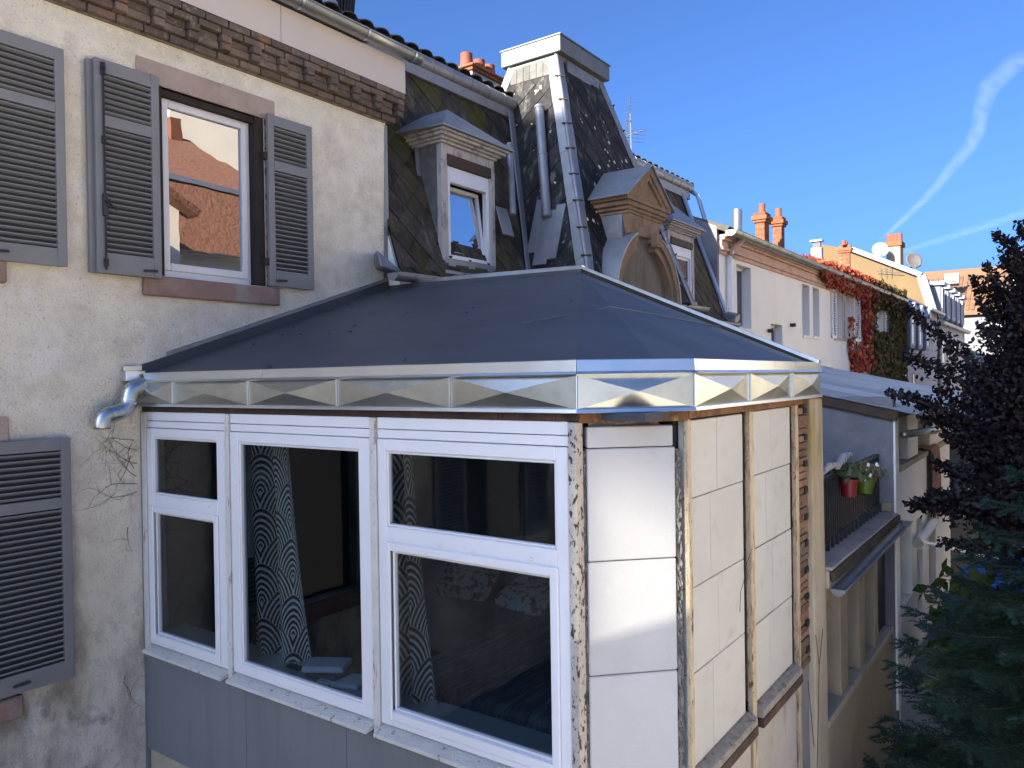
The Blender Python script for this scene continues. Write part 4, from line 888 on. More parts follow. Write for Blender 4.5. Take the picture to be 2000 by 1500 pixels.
# vent pipe on the tower flank
a = on(0, 9.98, 1053, 208); b = on(0, 9.52, 1068, 425)
o = MB().tube([b, a], .072, 16).build('vent_pipe', m_zinc, tow, angle=True)
for t in (.02, .55, .985): p = b.lerp(a, t); d = (a - b).normalized(); MB().tube([p - d * .02, p + d * .02], .082, 16).build('pipe_collar', m_zinc, o, angle=True)
for dy, w, zz in ((.18, .07, 6.55), (.0, .12, 6.35), (-.2, .075, 6.42)):
    f = lambda z: 9.27 + 1.1 * (z - 5.55) / 3.82
    yc = b.y + dy; MB().prism([(f(zz - .42), yc - w + .04, zz - .42), (f(zz - .42), yc + w + .04, zz - .42), (f(zz + .4), yc + w, zz + .4), (f(zz + .4), yc - w, zz + .4)], nL * .035).build('lead_skirt', m_zinc, tow, bevel=.004)
# lichen rosettes on the front face
m = MB(); rr = random.Random(4); uF = Vector((1, 0, 0)); vF = nF.cross(uF) * -1
if vF.z < 0: vF = -vF
for i in range(70):
    s = rr.random() ** .8; t = rr.random() ** .8; x_ = 1 - t * .55 if rr.random() < .7 else rr.random()
    p = BL.lerp(BR, x_).lerp(TL.lerp(TR, x_), .25 + .5 * (1 - s) * rr.random() ** .5); r_ = rr.uniform(.012, .04)
    pts = [p + nF * .026 + (uF * math.cos(a) + vF * math.sin(a)) * r_ * rr.uniform(.7, 1.15) for a in np.linspace(0, 2 * math.pi, 9)[:-1]]
    m.prism(pts, nF * .006)
m.build('lichen_patch', m_lichen, tow, kind='stuff')

# ------------------------------------------------------------------ stone pediment dormer in front of the tower
st = thing('stone_dormer', 'ochre sandstone dormer with triangular pediment and two curved scrolls below the slate tower', 'dormer', (10.76, -1.4, 5.3))
yf = -1.28
m = MB(); m.prism([(9.9, yf + .06, 5.0), (11.62, yf + .06, 5.0)] + [(10.76 + .93 * math.cos(R(a)), yf + .06, 5.36 + .93 * math.sin(R(a))) for a in (0, 15, 30, 45, 57)] + [(11.24, yf + .06, 6.42), (10.32, yf + .06, 6.42)] + [(10.76 + .93 * math.cos(R(a)), yf + .06, 5.36 + .93 * math.sin(R(a))) for a in (125, 140, 155, 170, 180)], (0, .8, 0)); m.build('render_panel', m_rough_render, st)
# frieze block and cornices
m = MB(); m.hexa([(10.32, yf - .0, 6.42), (11.24, yf - .0, 6.42), (11.24, -.4, 6.42), (10.32, -.4, 6.42), (10.22, yf - .03, 6.70), (11.34, yf - .03, 6.70), (11.34, -.4, 6.70), (10.22, -.4, 6.70)]); m.build('frieze', m_orange_stone, st, bevel=.01)
for z0, z1, ov in ((6.70, 6.75, .02), (6.75, 6.80, .07), (6.80, 6.87, .13), (6.87, 6.93, .19)):
    bx(10.22 - ov, 11.34 + ov, yf - .03 - ov * .45, -.35, z0 + .001, z1).build('cornice', m_orange_stone, st, bevel=.01)
pz, px0, px1, pa = 6.932, 10.02, 11.54, Vector((10.80, 0, 7.47)); 
m = MB(); m.prism([(px0 + .1, yf - .05, pz), (px1 - .1, yf - .05, pz), (pa.x, yf - .05, pa.z - .05)], (0, .5, 0)); m.build('tympanum', m_orange_stone, st)
for a, b in (((px0, pz), (pa.x, pa.z)), ((px1, pz), (pa.x, pa.z))):
    d = Vector((b[0] - a[0], 0, b[1] - a[1])).normalized(); nn_ = Vector((-d.z, 0, d.x)) * (1 if d.x > 0 else -1)
    for w, y_ in ((.09, yf - .12), (.15, yf - .09)):
        m = MB(); A_ = Vector((a[0], y_, a[1])); B_ = Vector((b[0], y_, b[1])); m.prism([A_, B_, B_ - Vector((0, 0, w * 1.3)), A_ - nn_ * w + d * w * .9], (0, .1, 0)); m.build('raking_cornice', m_orange_stone, st, bevel=.006)
    # zinc roof slope
    m = MB(); A_ = Vector((a[0] - .06 * (1 if d.x > 0 else -1), yf - .15, a[1] - .03)); B_ = Vector((b[0], yf - .15, b[1] + .02)); m.prism([A_, B_, B_ + Vector((0, 1.5, 0)), A_ + Vector((0, 1.25, 0))], nn_ * .02); m.build('pediment_roof', m_zinc, st, bevel=.004)
bx(10.22, 10.3, -1.2, -.3, 6.2, 6.70).build('side_cheek', m_zinc_d, st)
# broken arch: two scrolls, each moulded stone with a zinc back
cxa, cza = 10.80, 5.36
def arcband(r0x, r0z, r1x, r1z, a0, a1, y0, y1, mt, name, n=14):
    m = MB(); 
    for i in range(n):
        t0, t1 = R(a0 + (a1 - a0) * i / n), R(a0 + (a1 - a0) * (i + 1) / n)
        P = lambda t, rx, rz: (cxa + rx * math.cos(t), cza + rz * math.sin(t))
        q = [P(t0, r0x, r0z), P(t0, r1x, r1z), P(t1, r1x, r1z), P(t1, r0x, r0z)]
        k_ = len(m.v)
        m.v += [(x, y0, z) for x, z in q] + [(x, y1, z) for x, z in q]
        m.f += [(k_, k_ + 1, k_ + 2, k_ + 3), (k_ + 1, k_ + 5, k_ + 6, k_ + 2), (k_, k_ + 3, k_ + 7, k_ + 4)]
        if i == 0: m.f.append((k_, k_ + 4, k_ + 5, k_ + 1))
        if i == n - 1: m.f.append((k_ + 3, k_ + 2, k_ + 6, k_ + 7))
    return m.build(name, mt, st, angle=True)
for a0, a1 in ((180, 112), (2, 79)):
    arcband(1.0, 1.02, 1.10, 1.13, a0, a1, yf - .09, yf + .1, m_orange_stone, 'scroll_outer')
    arcband(.90, .90, 1.0, 1.02, a0, a1 if a1 > 100 else 74, yf - .05, yf + .1, m_orange_stone, 'scroll_inner')
    arcband(1.102, 1.132, 1.125, 1.155, a0, a1, yf - .105, -.45, m_zinc, 'scroll_capping')
bx(cxa + .19, cxa + .37, yf - .12, yf - .0, cza + .93, cza + 1.14).build('scroll_block', m_orange_stone, st, bevel=.012)
for x_ in (11.62, 9.55): bx(x_, x_ + .4, yf - .12, -.6, 5.0, 5.36).build('corbel', m_orange_stone, st, bevel=.02)

# ------------------------------------------------------------------ television aerial on the far slope
ant = thing('tv_aerial', 'thin television aerial with stacked rods standing against the sky beside the slate tower', 'aerial', (18.9, 3, 10))
a = on(1, 3, 1233, 300); t = on(1, 3, 1231, 222); MB().tube([a, t], .018, 6).build('mast', m_zinc_d, ant)
def yagi(c, d, n, L, parent):
    d = Vector(d).normalized(); sd = d.cross(Vector((0, 0, 1))).normalized(); m = MB(); m.tube([c - d * L / 2, c + d * L / 2], .009, 5)
    for i in range(n): q = c + d * L * (i / (n - 1) - .5); m.tube([q - sd * (.12 + .1 * (i < 2)), q + sd * (.12 + .1 * (i < 2))], .006, 4)
    m.build('rod_array', m_zinc_d, parent)
yagi(on(1, 3, 1226, 228), (-.6, -.5, .9), 11, 1.0, ant); yagi(on(1, 3, 1232, 262), (-.3, -1, 0), 6, .9, ant)
m = MB()
for z_ in (0, .1, .2, .3): q = on(1, 3, 1238, 255) + Vector((0, 0, -z_)); m.tube([q + Vector((-.3, .2, 0)), q + Vector((.3, -.2, 0))], .006, 4)
m.build('rod_array', m_zinc_d, ant)
bx(18.55, 18.75, 2.9, 3.1, 9.95, 10.2).build('mast_box', m_white, ant, bevel=.03)
# ------------------------------------------------------------------ unseen slotted slab added to shade the court, plus a pier trimming its sunbeam
WXX = -40.0
sun_slab = thing('shade_slab', 'unseen slab added far behind the viewer to shade the court and slot a sun patch', 'light blocker', (WXX - .5, 8, 0))
def tox(p, x): p = Vector(p); return p + sdir * ((x - p.x) / sdir.x)
hl, hr = tox(chp(.20, .035, 2.6), WXX), tox(chp(.555, .035, 2.6), WXX); zt_l = tox(chp(.38, .035, 3.80), WXX).z  # slot added in line with the sun to throw the corner patch
WH = 32.3
m = MB(); ya, yb = sorted((hl.y, hr.y))
def wall_yz(x, pts): m.prism([(x, y, z) for y, z in pts], (-.3, 0, 0))
wall_yz(WXX, [(3.3, 0), (ya, 0), (ya, WH), (3.3, WH)]); wall_yz(WXX, [(yb, 0), (14.5, 0), (14.5, WH), (yb, WH)])
wall_yz(WXX, [(ya, 0), (yb, 0), (yb, hl.z), (ya, hl.z)]); wall_yz(WXX, [(ya, zt_l), (yb, zt_l), (yb, WH), (ya, WH)])
m.build('wall', m_beige, sun_slab)
gb = thing('sun_trim_pier', 'unseen pier added behind the viewer to trim the sun patch', 'pier', (-4, -3, 0))  # added out of view; its slanted top cuts the patch's lower edge
g0, g1 = tox(chp(.10, .035, 2.84), -4.0), tox(chp(.62, .035, 3.01), -4.0); sl_ = (g1.z - g0.z) / (g1.y - g0.y)
m = MB(); m.prism([(-4, -3.7, 0), (-4, -2.3, 0), (-4, -2.3, g0.z + sl_ * (-2.3 - g0.y)), (-4, -3.7, g0.z + sl_ * (-3.7 - g0.y))], (-.2, 0, 0)); m.build('wall', m_beige, gb)

# ------------------------------------------------------------------ houses on the opposite side of the court (seen mirrored in the upper window)
def mirr(Y, px, py): p = on(1, Y, px, py); return Vector((p.x, -Y, p.z))
opp = thing('opposite_house', 'orange tiled house across the court, mirrored in the upper window pane', 'house', (16, -16, 0))
a = mirr(12, 330, 495); b = mirr(12, 520, 470); c = mirr(13.2, 330, 372); d = mirr(13.2, 520, 352)
ez, kz, rz = mirr(12, 420, 492).z, mirr(13.0, 420, 366).z, mirr(17, 400, 275).z
X0, X1 = mirr(12, 300, 400).x, mirr(12, 520, 400).x + 1.5
m_tile_r = mat('opposite_roof_tile', (.17, .072, .038), .85, var=.25, scale=6, bump=1.5, bscale=9, layers=[dict(col=(.10, .045, .028), scale=5, lo=.5, hi=.7, amt=.6)])
m = MB(); m.prism([(X0, -12, ez), (X0, -13, kz), (X0, -13.3, kz)  , (X0, -13.3, ez)], (X1 - X0, 0, 0)); m.build('lower_roof', m_tile_r, opp)
m = MB(); m.prism([(X0, -12.95, kz + .0), (X0, -12.95, kz + .15), (X0, -13.3, kz + .15), (X0, -13.3, kz)], (X1 - X0, 0, 0)); m.build('zinc_band', m_zinc, opp)
m = MB(); m.prism([(X0 - 2, -13.1, kz + .14), (X0 - 2, -18, rz + .3), (X0 - 2, -18, kz)], (X1 - X0 + 2, 0, 0)); m.build('upper_roof', m_tile_r, opp)
bx(X0, X1, -12.2, -18, 0, ez).build('wall', m_oppw, opp); half_gutter(opp, (X0, -11.8, ez - .05), (X1, -11.8, ez - .05), .11, m_gut)
bx(X0 + 5.5, X0 + 7.4, -13.9, -14.0, kz + .62, kz + .72).build('skylight', m_iron, opp)
o2 = thing('opposite_gable', 'high beige gable behind the orange roof, mirrored in the upper window pane', 'house', (14, -19, 0))
pts = [mirr(18.5, px, py) for px, py in ((336, 320), (340, 215), (356, 175), (480, 120), (620, 120), (620, 340))]
m = MB(); m.prism([(pts[0].x, -18.5, 2)] + pts + [(pts[-1].x, -18.5, 2)], (0, -3, 0)); m.build('wall', m_oppw, o2)
p = mirr(18.3, 318, 232); q = mirr(18.3, 338, 262); bx(p.x, q.x, -18.2, -17.6, q.z - 1, p.z).build('chimney', m_redbrick, o2)
o3 = thing('opposite_outbuilding', 'low beige outbuilding with tiled verge across the court, mirrored in the upper window pane', 'house', (10, -10, 0))
pts = [mirr(10, px, py) for px, py in ((290, 360), (312, 352), (360, 405), (362, 520), (290, 520))]
m = MB(); m.prism([pts[0], pts[1], pts[2], pts[3] - Vector((0, 0, 4)), pts[4] - Vector((0, 0, 4))], (0, -1.8, 0)); m.build('wall', m_oppw, o3)
MB().beam(pts[0].lerp(pts[1], .2) + Vector((0, .1, .1)), pts[2] + Vector((.3, .1, -.12)), .5, .16).build('verge', m_tile_r, o3)

for i, (x, y, hh) in enumerate(((44, -9.5, 11), (60, -12, 11), (76, -14, 11))):
    oh = thing('facing_house', ['pale house facing the white house across the court', 'second pale house facing the creeper across the court', 'pale house facing the ochre gable across the court'][i], 'house', (x + 6, y - 5, 0))
    bx(x, x + 12, y - 10, y, 0, hh - 3).build('wall', m_oppw, oh); mm = MB(); mm.prism([(x, y + .3, hh - 3), (x, y - 10, hh - 3), (x, y - 5, hh + 1)], (12, 0, 0)); mm.build('roof', m_tile_r, oh)

pw = thing('bounce_wall', 'unseen pale wall added to bounce sun onto the house fronts', 'wall', (8.3, -11, 0)); bx(8.15, 8.4, -14.5, -8.3, 0, 8.2).build('wall', m_oppw, pw); pw = thing('bounce_wall', 'second unseen pale wall added to bounce sun onto the white house', 'wall', (30, -14, 0)); bx(30, 30.3, -21, -9, 0, 11).build('wall', m_oppw, pw)  # free-standing walls added out of view as sunlit bounce for the shaded fronts

# ------------------------------------------------------------------ white house further along the row
wh = thing('white_house', 'long white rendered house with pink stone cornice and grey gutter', 'house', (28, 2, 0))
WX0, WX1 = 17.3, 40.4
ops = [(18.45, 19.5, 5.45, 7.0), (21.1, 22.12, 4.3, 5.68), (24.15, 24.98, 5.47, 7.04), (25.36, 26.15, 5.48, 7.05), (28.1, 29.25, 5.53, 7.09), (29.5, 30.65, 5.53, 7.09), (34.2, 35.4, 5.55, 7.08), (35.6, 36.8, 5.55, 7.08)]
m = MB(); xp = WX0
for x0, x1, z0, z1 in ops:
    m.box(xp, x0, 0, .35, 0, 7.12); m.box(x0, x1, 0, .35, 0, z0)
    if z1 < 7.12: m.box(x0, x1, 0, .35, z1, 7.12)
    xp = x1
m.box(xp, WX1, 0, .35, 0, 7.12); m.build('wall', m_wh, wh)
bx(WX0 + .02, WX1, .36, 8, 0, 7.7).build('wall_core', m_grey_render, wh)
p1, p2 = on(0, 17.3, 1362, 418), on(0, WX0, 1408, 440)
m = MB(); m.prism([(WX0, .0, 7.1), (WX0, .0, 7.72), (WX0, 1.2, 8.3), (WX0, 6, 10.25), (WX0, 8, 10.25), (WX0, 8, 4), (WX0, .0, 4)], (-.12, 0, 0)); m.build('side_wall', m_grey_render, wh)
for x0, x1, z0, z1 in ops:
    dd = .22; m = MB(); ring(m, x0 + .005, x1 - .005, z0 + .005, z1 - .005, .075, dd - .03, dd + .03)
    if x1 - x0 > .9 and z0 > 5: m.box((x0 + x1) / 2 - .045, (x0 + x1) / 2 + .045, dd - .029, dd + .029, z0 + .08, z1 - .08)
    w = m.build('window', m_white, wh); bx(x0 + .05, x1 - .05, dd, dd + .012, z0 + .05, z1 - .05).build('pane', m_farglass, w)
    if z0 > 5: bx(x0 - .03, x1 + .03, -.05, .2, z0 - .07, z0 + .004).build('window_sill', m_wh if x0 < 27 else m_pinkstone, w)
m = MB(); m.box(29.26, 29.49, -.02, .2, 5.53, 7.17); m.build('mullion', m_pinkstone, wh)
for k, (z0, z1, y) in enumerate(((7.10, 7.19, .05), (7.19, 7.27, .10), (7.27, 7.42, .07), (7.42, 7.48, .14), (7.48, 7.54, .20))):
    bx(WX0 + .001 * k, 33, -y, .34, z0 + .001, z1).build('cornice', m_pinkstone, wh, bevel=.01)
bx(33.01, WX1, -.05, .34, 7.12, 7.54).build('cornice', m_wh, wh)
half_gutter(wh, (WX0 - .1, -.32, 7.60), (WX1 + .3, -.32, 7.72), .13, m_gut, np.linspace(.02, .98, 24))
m = MB(); m.tube([(18.0, -.3, 7.56), (18.0, -.28, 7.45), (17.85, -.15, 7.3), (17.8, -.09, 7.1)], .075, 12); m.build('downpipe', m_pinkstone, wh, smooth=True)
MB().tube([(17.8, -.08, 7.12), (17.8, -.08, 3.0)], .06, 12).build('downpipe', m_wh, wh, smooth=True)
m = MB(); m.prism([(WX0 - .1, -.3, 7.68), (WX0 - .1, 6, 10.2), (WX0 - .1, 6, 10.0), (WX0 - .1, -.2, 7.58)], (WX1 - WX0 + .2, 0, 0)); m.build('roof', m_tile_d, wh)
# louvred shutters (white) on the double window
def far_shutter(x0, x1, z0, z1, y, rot=0):
    o = MB(); w = x1 - x0; o.box(0, .06, -.02, .02, z0, z1); o.box(w - .06, w, -.02, .02, z0, z1); o.box(.06, w - .06, -.02, .02, z0, z0 + .1); o.box(.06, w - .06, -.02, .02, z1 - .08, z1)
    s = inst('shutter', o.mesh('shutter', m_white), wh, T(x0, y, 0) @ Matrix.Rotation(rot, 4, 'Z'))
    me = box_mesh('slat', m_white, w - .1, .06, .012); n = int((z1 - z0 - .2) / .085)
    for i in range(n): inst('slat', me, s, T(x0, y, 0) @ Matrix.Rotation(rot, 4, 'Z') @ T(w / 2, 0, z0 + .13 + i * .085) @ Matrix.Rotation(R(40), 4, 'X'))
far_shutter(30.7, 31.75, 5.5, 7.2, -.09); far_shutter(27.6, 28.1, 5.5, 7.2, -.06, R(0)); far_shutter(36.85, 37.9, 5.5, 7.2, -.09); far_shutter(33.1, 34.15, 5.5, 7.2, -.09)
# wall lamps
for (x, z, lb) in ((20.83, 5.47, 'dark wall lamp left of the small white house window'), (22.9, 5.72, 'dark wall lamp above right of the small white house window')):
    l = thing('wall_lamp', lb, 'lamp', (x, 0, z), 'wall lamps on the white house'); MB().box(x - .04, x + .04, -.04, 0, z - .05, z + .05).build('backplate', m_iron, l, bevel=.01); MB().tube([(x, -.04, z), (x, -.15, z)], .055, 12).build('lamp_head', m_iron, l, angle=True)
# chimneys on its roof
def brick_chimney(parent, x0, x1, y0, y1, z0, z1, pots, mt=None):
    mt = mt or m_redbrick; c = bx(x0 + .012, x1 - .012, y0 + .012, y1 - .012, z0, z1 - .3).build('chimney', m_mort, parent)
    h = .085; z = z1 - .3; k = 0
    while z > max(z0, z1 - 2.2):
        L = .27; xo = x0 - (L / 2 if k % 2 else 0)
        while xo < x1:
            a, b = max(x0, xo), min(x1, xo + L - .015)
            if b - a > .03: bx(a, b, y0, y0 + .1, z - h + .012, z).build('brick', mt, c)
            xo += L
        yo = y0 + .1 - (L / 2 if k % 2 else 0)
        while yo < y1:
            a, b = max(y0 + .101, yo), min(y1, yo + L - .015)
            if b - a > .03: bx(x0, x0 + .1, a, b, z - h + .012, z).build('brick', mt, c)
            yo += L
        z -= h; k += 1
    for i, (dz0, dz1, ov) in enumerate(((-.3, -.22, .05), (-.22, -.1, .09), (-.1, 0, .04))): bx(x0 - ov, x1 + ov, y0 - ov, y1 + ov, z1 + dz0 + .001, z1 + dz1).build('chimney_band', mt, c)
    for (px, py, r, h) in pots: MB().tube([(px, py, z1), (px, py, z1 + h * .4), (px, py, z1 + h)], [r, r * .82, r * .86], 12).build('chimney_pot', m_terra, c, angle=True)
    return c
p, q = on(1, 1.28, 1475, 425), on(1, 1.0, 1502, 425); brick_chimney(wh, p.x, q.x, 1.0, 1.28, 7.6, q.z + .1, [((p.x + q.x) / 2, 1.14, .12, .3)])
p, q = on(1, 1.28, 1509, 432), on(1, 1.0, 1532, 432); brick_chimney(wh, p.x, q.x, 1.0, 1.28, 7.6, q.z + .1, [((p.x + q.x) / 2, 1.14, .12, .3)])
a, b = on(1, .8, 1440, 410), on(1, .8, 1440, 450); MB().tube([b, a], .13, 14).build('flue_pipe', m_steelpipe, wh, angle=True)
p = on(1, 1.4, 1583, 484); q = on(1, 1, 1608, 484); c = bx(p.x, q.x, 1.0, 1.4, 7.6, p.z).build('chimney', m_steelpipe, wh, bevel=.02); bx(p.x + .06, q.x - .06, 1.06, 1.34, p.z + .001, p.z + .22).build('vent_slot', m_iron, c); bx(p.x - .02, q.x + .02, .98, 1.42, p.z + .222, p.z + .28).build('chimney_cap', m_steelpipe, c)
p, q = on(1, 1.4, 1640, 484), on(1, 1, 1661, 484); brick_chimney(wh, p.x, q.x, 1.0, 1.4, 7.6, q.z + .1, [(p.x + .25, 1.2, .1, .2), (q.x - .3, 1.2, .1, .2)])

# ------------------------------------------------------------------ creeper on the white house
def leaf_cloud(name, pts, size, mt, label=None, cat=None, seed=1, parent=None, kind=None, flat=None, group=None, aspect=1.0):
    """one quad-pair leaf per point, folded along its middle; flat = preferred normal"""
    rng = np.random.default_rng(seed); P = np.asarray(pts, float); n = len(P)
    if flat is None: nr = rng.normal(size=(n, 3)); nr[:, 2] = np.abs(nr[:, 2]) * .8 + .1
    else: nr = np.array(flat)[None] + rng.normal(scale=.45, size=(n, 3))
    nr /= np.linalg.norm(nr, axis=1)[:, None]
    t = rng.normal(size=(n, 3)); t[:, 2] -= .5; t -= nr * (t * nr).sum(1)[:, None]; t /= np.linalg.norm(t, axis=1)[:, None]; b = np.cross(nr, t)
    s = size * rng.uniform(.6, 1.3, n)[:, None]
    tip = P + t * s * .55 * aspect; bas = P - t * s * .5 * aspect; l = P + b * s * .42 + nr * s * .12; r = P - b * s * .42 + nr * s * .12
    l2 = tip * .5 + l * .5 + b * s * .06; r2 = tip * .5 + r * .5 - b * s * .06
    V = np.stack([bas, l, l2, tip, r2, r], 1).reshape(-1, 3); i = np.arange(n) * 6
    F = np.concatenate([np.stack([i, i + 3, i + 2, i + 1], 1), np.stack([i, i + 5, i + 4, i + 3], 1)])
    me = bpy.data.meshes.new(name); me.vertices.add(len(V)); me.vertices.foreach_set('co', V.ravel()); me.loops.add(F.size); me.loops.foreach_set('vertex_index', F.ravel().astype(np.int32))
    me.polygons.add(len(F)); me.polygons.foreach_set('loop_start', np.arange(0, F.size, 4, dtype=np.int32)); me.polygons.foreach_set('loop_total', np.full(len(F), 4, np.int32)); me.update(); me.validate()
    me.materials.append(mt); o = bpy.data.objects.new(name, me); link(o, parent); tag(o, label, cat, group, kind); return o
m_red = leaf_mat('red_creeper_leaf', [(.50, .06, .05), (.36, .035, .035), (.58, .17, .06), (.28, .06, .04), (.45, .22, .07)], .6)
m_grnbr = leaf_mat('green_creeper_leaf', [(.06, .07, .016), (.12, .10, .027), (.18, .10, .032), (.08, .09, .022), (.20, .08, .04)], .6)
rng = np.random.default_rng(5)
def scatter_wall(polys, n):
    out = []
    for (poly, k) in polys:
        Q = [on(1, 0, *p) for p in poly]; Q = [(p.x, p.z) for p in Q]
        x0, x1 = min(p[0] for p in Q), max(p[0] for p in Q); z0, z1 = min(p[1] for p in Q), max(p[1] for p in Q); got = 0
        while got < k:
            x, z = rng.uniform(x0, x1), rng.uniform(z0, z1); ins = False
            for i in range(len(Q)):
                (ax, az), (bx_, bz) = Q[i], Q[i - 1]
                if (az > z) != (bz > z) and x < (bx_ - ax) * (z - az) / (bz - az) + ax: ins = not ins
            if ins and math.sin(x * 3.1 + math.sin(z * 4)) + math.sin(z * 5.3 + x) + rng.normal(0, .9) > -1.0:
                out.append((x, -.04 - abs(rng.normal(0, .09)) - (.15 if z > 7.2 else 0), z)); got += 1
    return out
rc = thing('red_creeper', 'red autumn creeper under the gutter and trailing down the white house wall', 'creeper', (33, -.1, 6))
leaf_cloud('leaves', scatter_wall([([(1552, 500), (1600, 512), (1690, 545), (1700, 590), (1668, 572), (1610, 562), (1575, 520)], 2600), ([(1608, 555), (1655, 568), (1690, 580), (1690, 640), (1676, 590), (1640, 572)], 350), ([(1678, 590), (1700, 600), (1696, 720), (1683, 728), (1660, 727), (1662, 690), (1680, 660)], 1500), ([(1656, 690), (1662, 690), (1672, 728), (1660, 728)], 220), ([(1652, 620), (1660, 620), (1660, 690), (1654, 690)], 110)], 0), .17, m_red, seed=3, parent=rc, flat=(0, -1, .3), kind='stuff')
m = MB(); m.tube([(31, -.02, 4.2), (31.4, -.03, 5.5), (32, -.03, 6.8), (31, -.05, 7.4), (28.5, -.05, 7.5)], .02, 5); m.tube([(32.5, -.02, 4.2), (32.7, -.03, 5.6), (32.4, -.03, 7.0)], .02, 5); m.build('stem', m_rustd, rc)
gc = thing('green_creeper', 'thick green and brown creeper draping the far end of the white house', 'creeper', (38, -.1, 6))
leaf_cloud('leaves', scatter_wall([([(1688, 545), (1755, 572), (1756, 600), (1735, 612), (1712, 600), (1690, 590)], 2600), ([(1728, 590), (1757, 590), (1752, 660), (1746, 748), (1722, 745), (1733, 660)], 4200), ([(1692, 650), (1735, 650), (1740, 745), (1692, 728)], 3600), ([(1695, 590), (1704, 592), (1703, 660), (1694, 660)], 420)], 0), .19, m_grnbr, seed=4, parent=gc, flat=(0, -1, .3), kind='stuff')
leaf_cloud('leaves', np.stack([np.full(2600, WX1) + rng.uniform(-.1, .35, 2600), rng.uniform(-.35, .6, 2600), rng.uniform(3.2, 7.9, 2600)], 1), .19, m_grnbr, seed=14, parent=gc, kind='stuff')
m = MB(); m.tube([(38.5, -.02, 3), (38.7, -.04, 5), (38.4, -.05, 7.4)], .03, 5); m.build('stem', m_rustd, gc)

# ------------------------------------------------------------------ far houses
lh = thing('low_dormer_house', 'lower pale house with steep blue-grey dormers beyond the creeper', 'house', (46, 1, 0))
bx(40.8, 53.8, .0, 6, 0, 5.4).build('wall', m_far_white, lh)
m = MB(); m.prism([(40.8, -.1, 5.4), (40.8, .5, 7.7), (40.8, 6, 8.3), (40.8, 6, 5.4)], (7.4, 0, 0)); m.build('mansard_roof', m_bluegrey, lh)
bx(48.2, 53.8, -.02, 6, 5.401, 7.85).build('upper_wall', m_far_white, lh)
m = MB(); m.prism([(40.8, -.25, 7.85), (40.8, -.25, 7.95), (40.8, 6, 9.2), (40.8, 6, 8.9)], (13.0, 0, 0)); m.build('roof', m_bluezinc, lh); half_gutter(lh, (48, -.35, 7.85), (53.9, -.35, 7.85), .14, m_gut)
bx(40.8, 48.2, -.25, 0, 5.28, 5.42).build('string_course', m_far_white, lh)
for x in (41.6, 44.0, 46.6):
    d = bx(x, x + 1.3, -.35, .7, 5.5, 7.25).build('dormer', m_bluegrey, lh); m = MB(); m.prism([(x - .15, -.5, 7.25), (x + 1.45, -.5, 7.25), (x + .65, -.5, 7.75)], (0, 1.6, 0)); m.build('dormer_roof', m_bluezinc, d)
    m = MB(); ring(m, x + .1, x + 1.2, 5.6, 7.15, .12, -.40, -.351); m.build('window_frame', m_far_white, d); bx(x + .22, x + 1.08, -.37, -.352, 5.72, 7.03).build('pane', m_farglass, d)
for x in (49.0, 51.2):
    m = MB(); ring(m, x, x + 1.0, 6.0, 7.35, .1, -.07, -.021); w = m.build('window', m_bluezinc, lh); bx(x + .1, x + .9, -.05, -.022, 6.1, 7.25).build('pane', m_farglass, w)
for x in (42.0, 44.3): m = MB(); ring(m, x, x + .8, 3.1, 4.3, .1, -.05, -.002); w = m.build('window', m_pinkstone, lh); bx(x + .1, x + .7, -.03, -.003, 3.2, 4.2).build('pane', m_farglass, w)

GX = 54.0
gh = thing('ochre_gable_house', 'tall house with sunlit ochre gable wall and a row of blue-grey dormers', 'house', (58, 2, 0))
gp = [on(0, GX, *p) for p in ((1660, 487), (1676, 497), (1800, 539), (1827, 606))]
g0 = Vector((GX, gp[3].y - .1, 4)); gp[3].z -= .6; gtop = gp[0]
m = MB(); m.prism([gp[2], gp[3], g0, Vector((GX, 7, 4)), Vector((GX, 7, gtop.z + .6)), Vector((GX, gtop.y, gtop.z))], (.4, 0, 0)); m.build('gable_wall', m_gable, gh); m_fdm = mat('pale_coping', (.24, .25, .26), .6, bump=.05)
MB().beam(gp[0] + Vector((-.02, 0, .05)), gp[2] + Vector((-.02, 0, .05)), .6, .28).build('coping', m_fdm, gh); MB().beam(gp[2] + Vector((-.02, 0, 0)), gp[3] + Vector((-.02, 0, 0)), .5, .42, up=(1, 0, 0)).build('coping', m_fdm, gh)
GY = gp[3].y; zt2, zb2 = gp[2].z, gp[3].z
m = MB(); m.prism([Vector((GX + .4, GY, zb2)), Vector((GX + .4, gp[2].y, zt2)), Vector((GX + .4, 7, gtop.z + .5)), Vector((GX + .4, 7, zb2))], (16, 0, 0)); m.build('mansard_roof', m_bluegrey, gh)
bx(GX + .4, GX + 16, GY - .05, 6, 0, zb2 - .02).build('front_wall', m_far_white, gh); half_gutter(gh, (GX, GY - .3, zb2 - .1), (GX + 16, GY - .3, zb2 - .1), .2, m_gut)
for i in range(5):
    x = GX + 1.4 + i * 2.9; d = bx(x, x + 1.5, GY - .12, GY + 1.6, zb2 + .25, zt2 - .5).build('dormer', m_bluegrey, gh); bx(x - .2, x + 1.7, GY - .35, GY + 1.7, zt2 - .499, zt2 - .28).build('dormer_roof', m_bluezinc, d)
    m = MB(); ring(m, x + .15, x + 1.35, zb2 + .35, zt2 - .6, .18, GY - .2, GY - .121); m.build('window_frame', m_far_white, d); bx(x + .3, x + 1.2, GY - .16, GY - .122, zb2 + .5, zt2 - .75).build('pane', m_farglass, d)
for x in (GX + 2, GX + 5, GX + 8.5): w = bx(x, x + 1.2, GY - .09, GY - .051, zb2 - 2.6, zb2 - .9).build('window', m_farglass, gh)
MB().tube([(GX + .2, GY - .2, zb2 - .2), (GX + .2, GY - .2, 3)], .12, 8).build('downpipe', m_gut, gh)
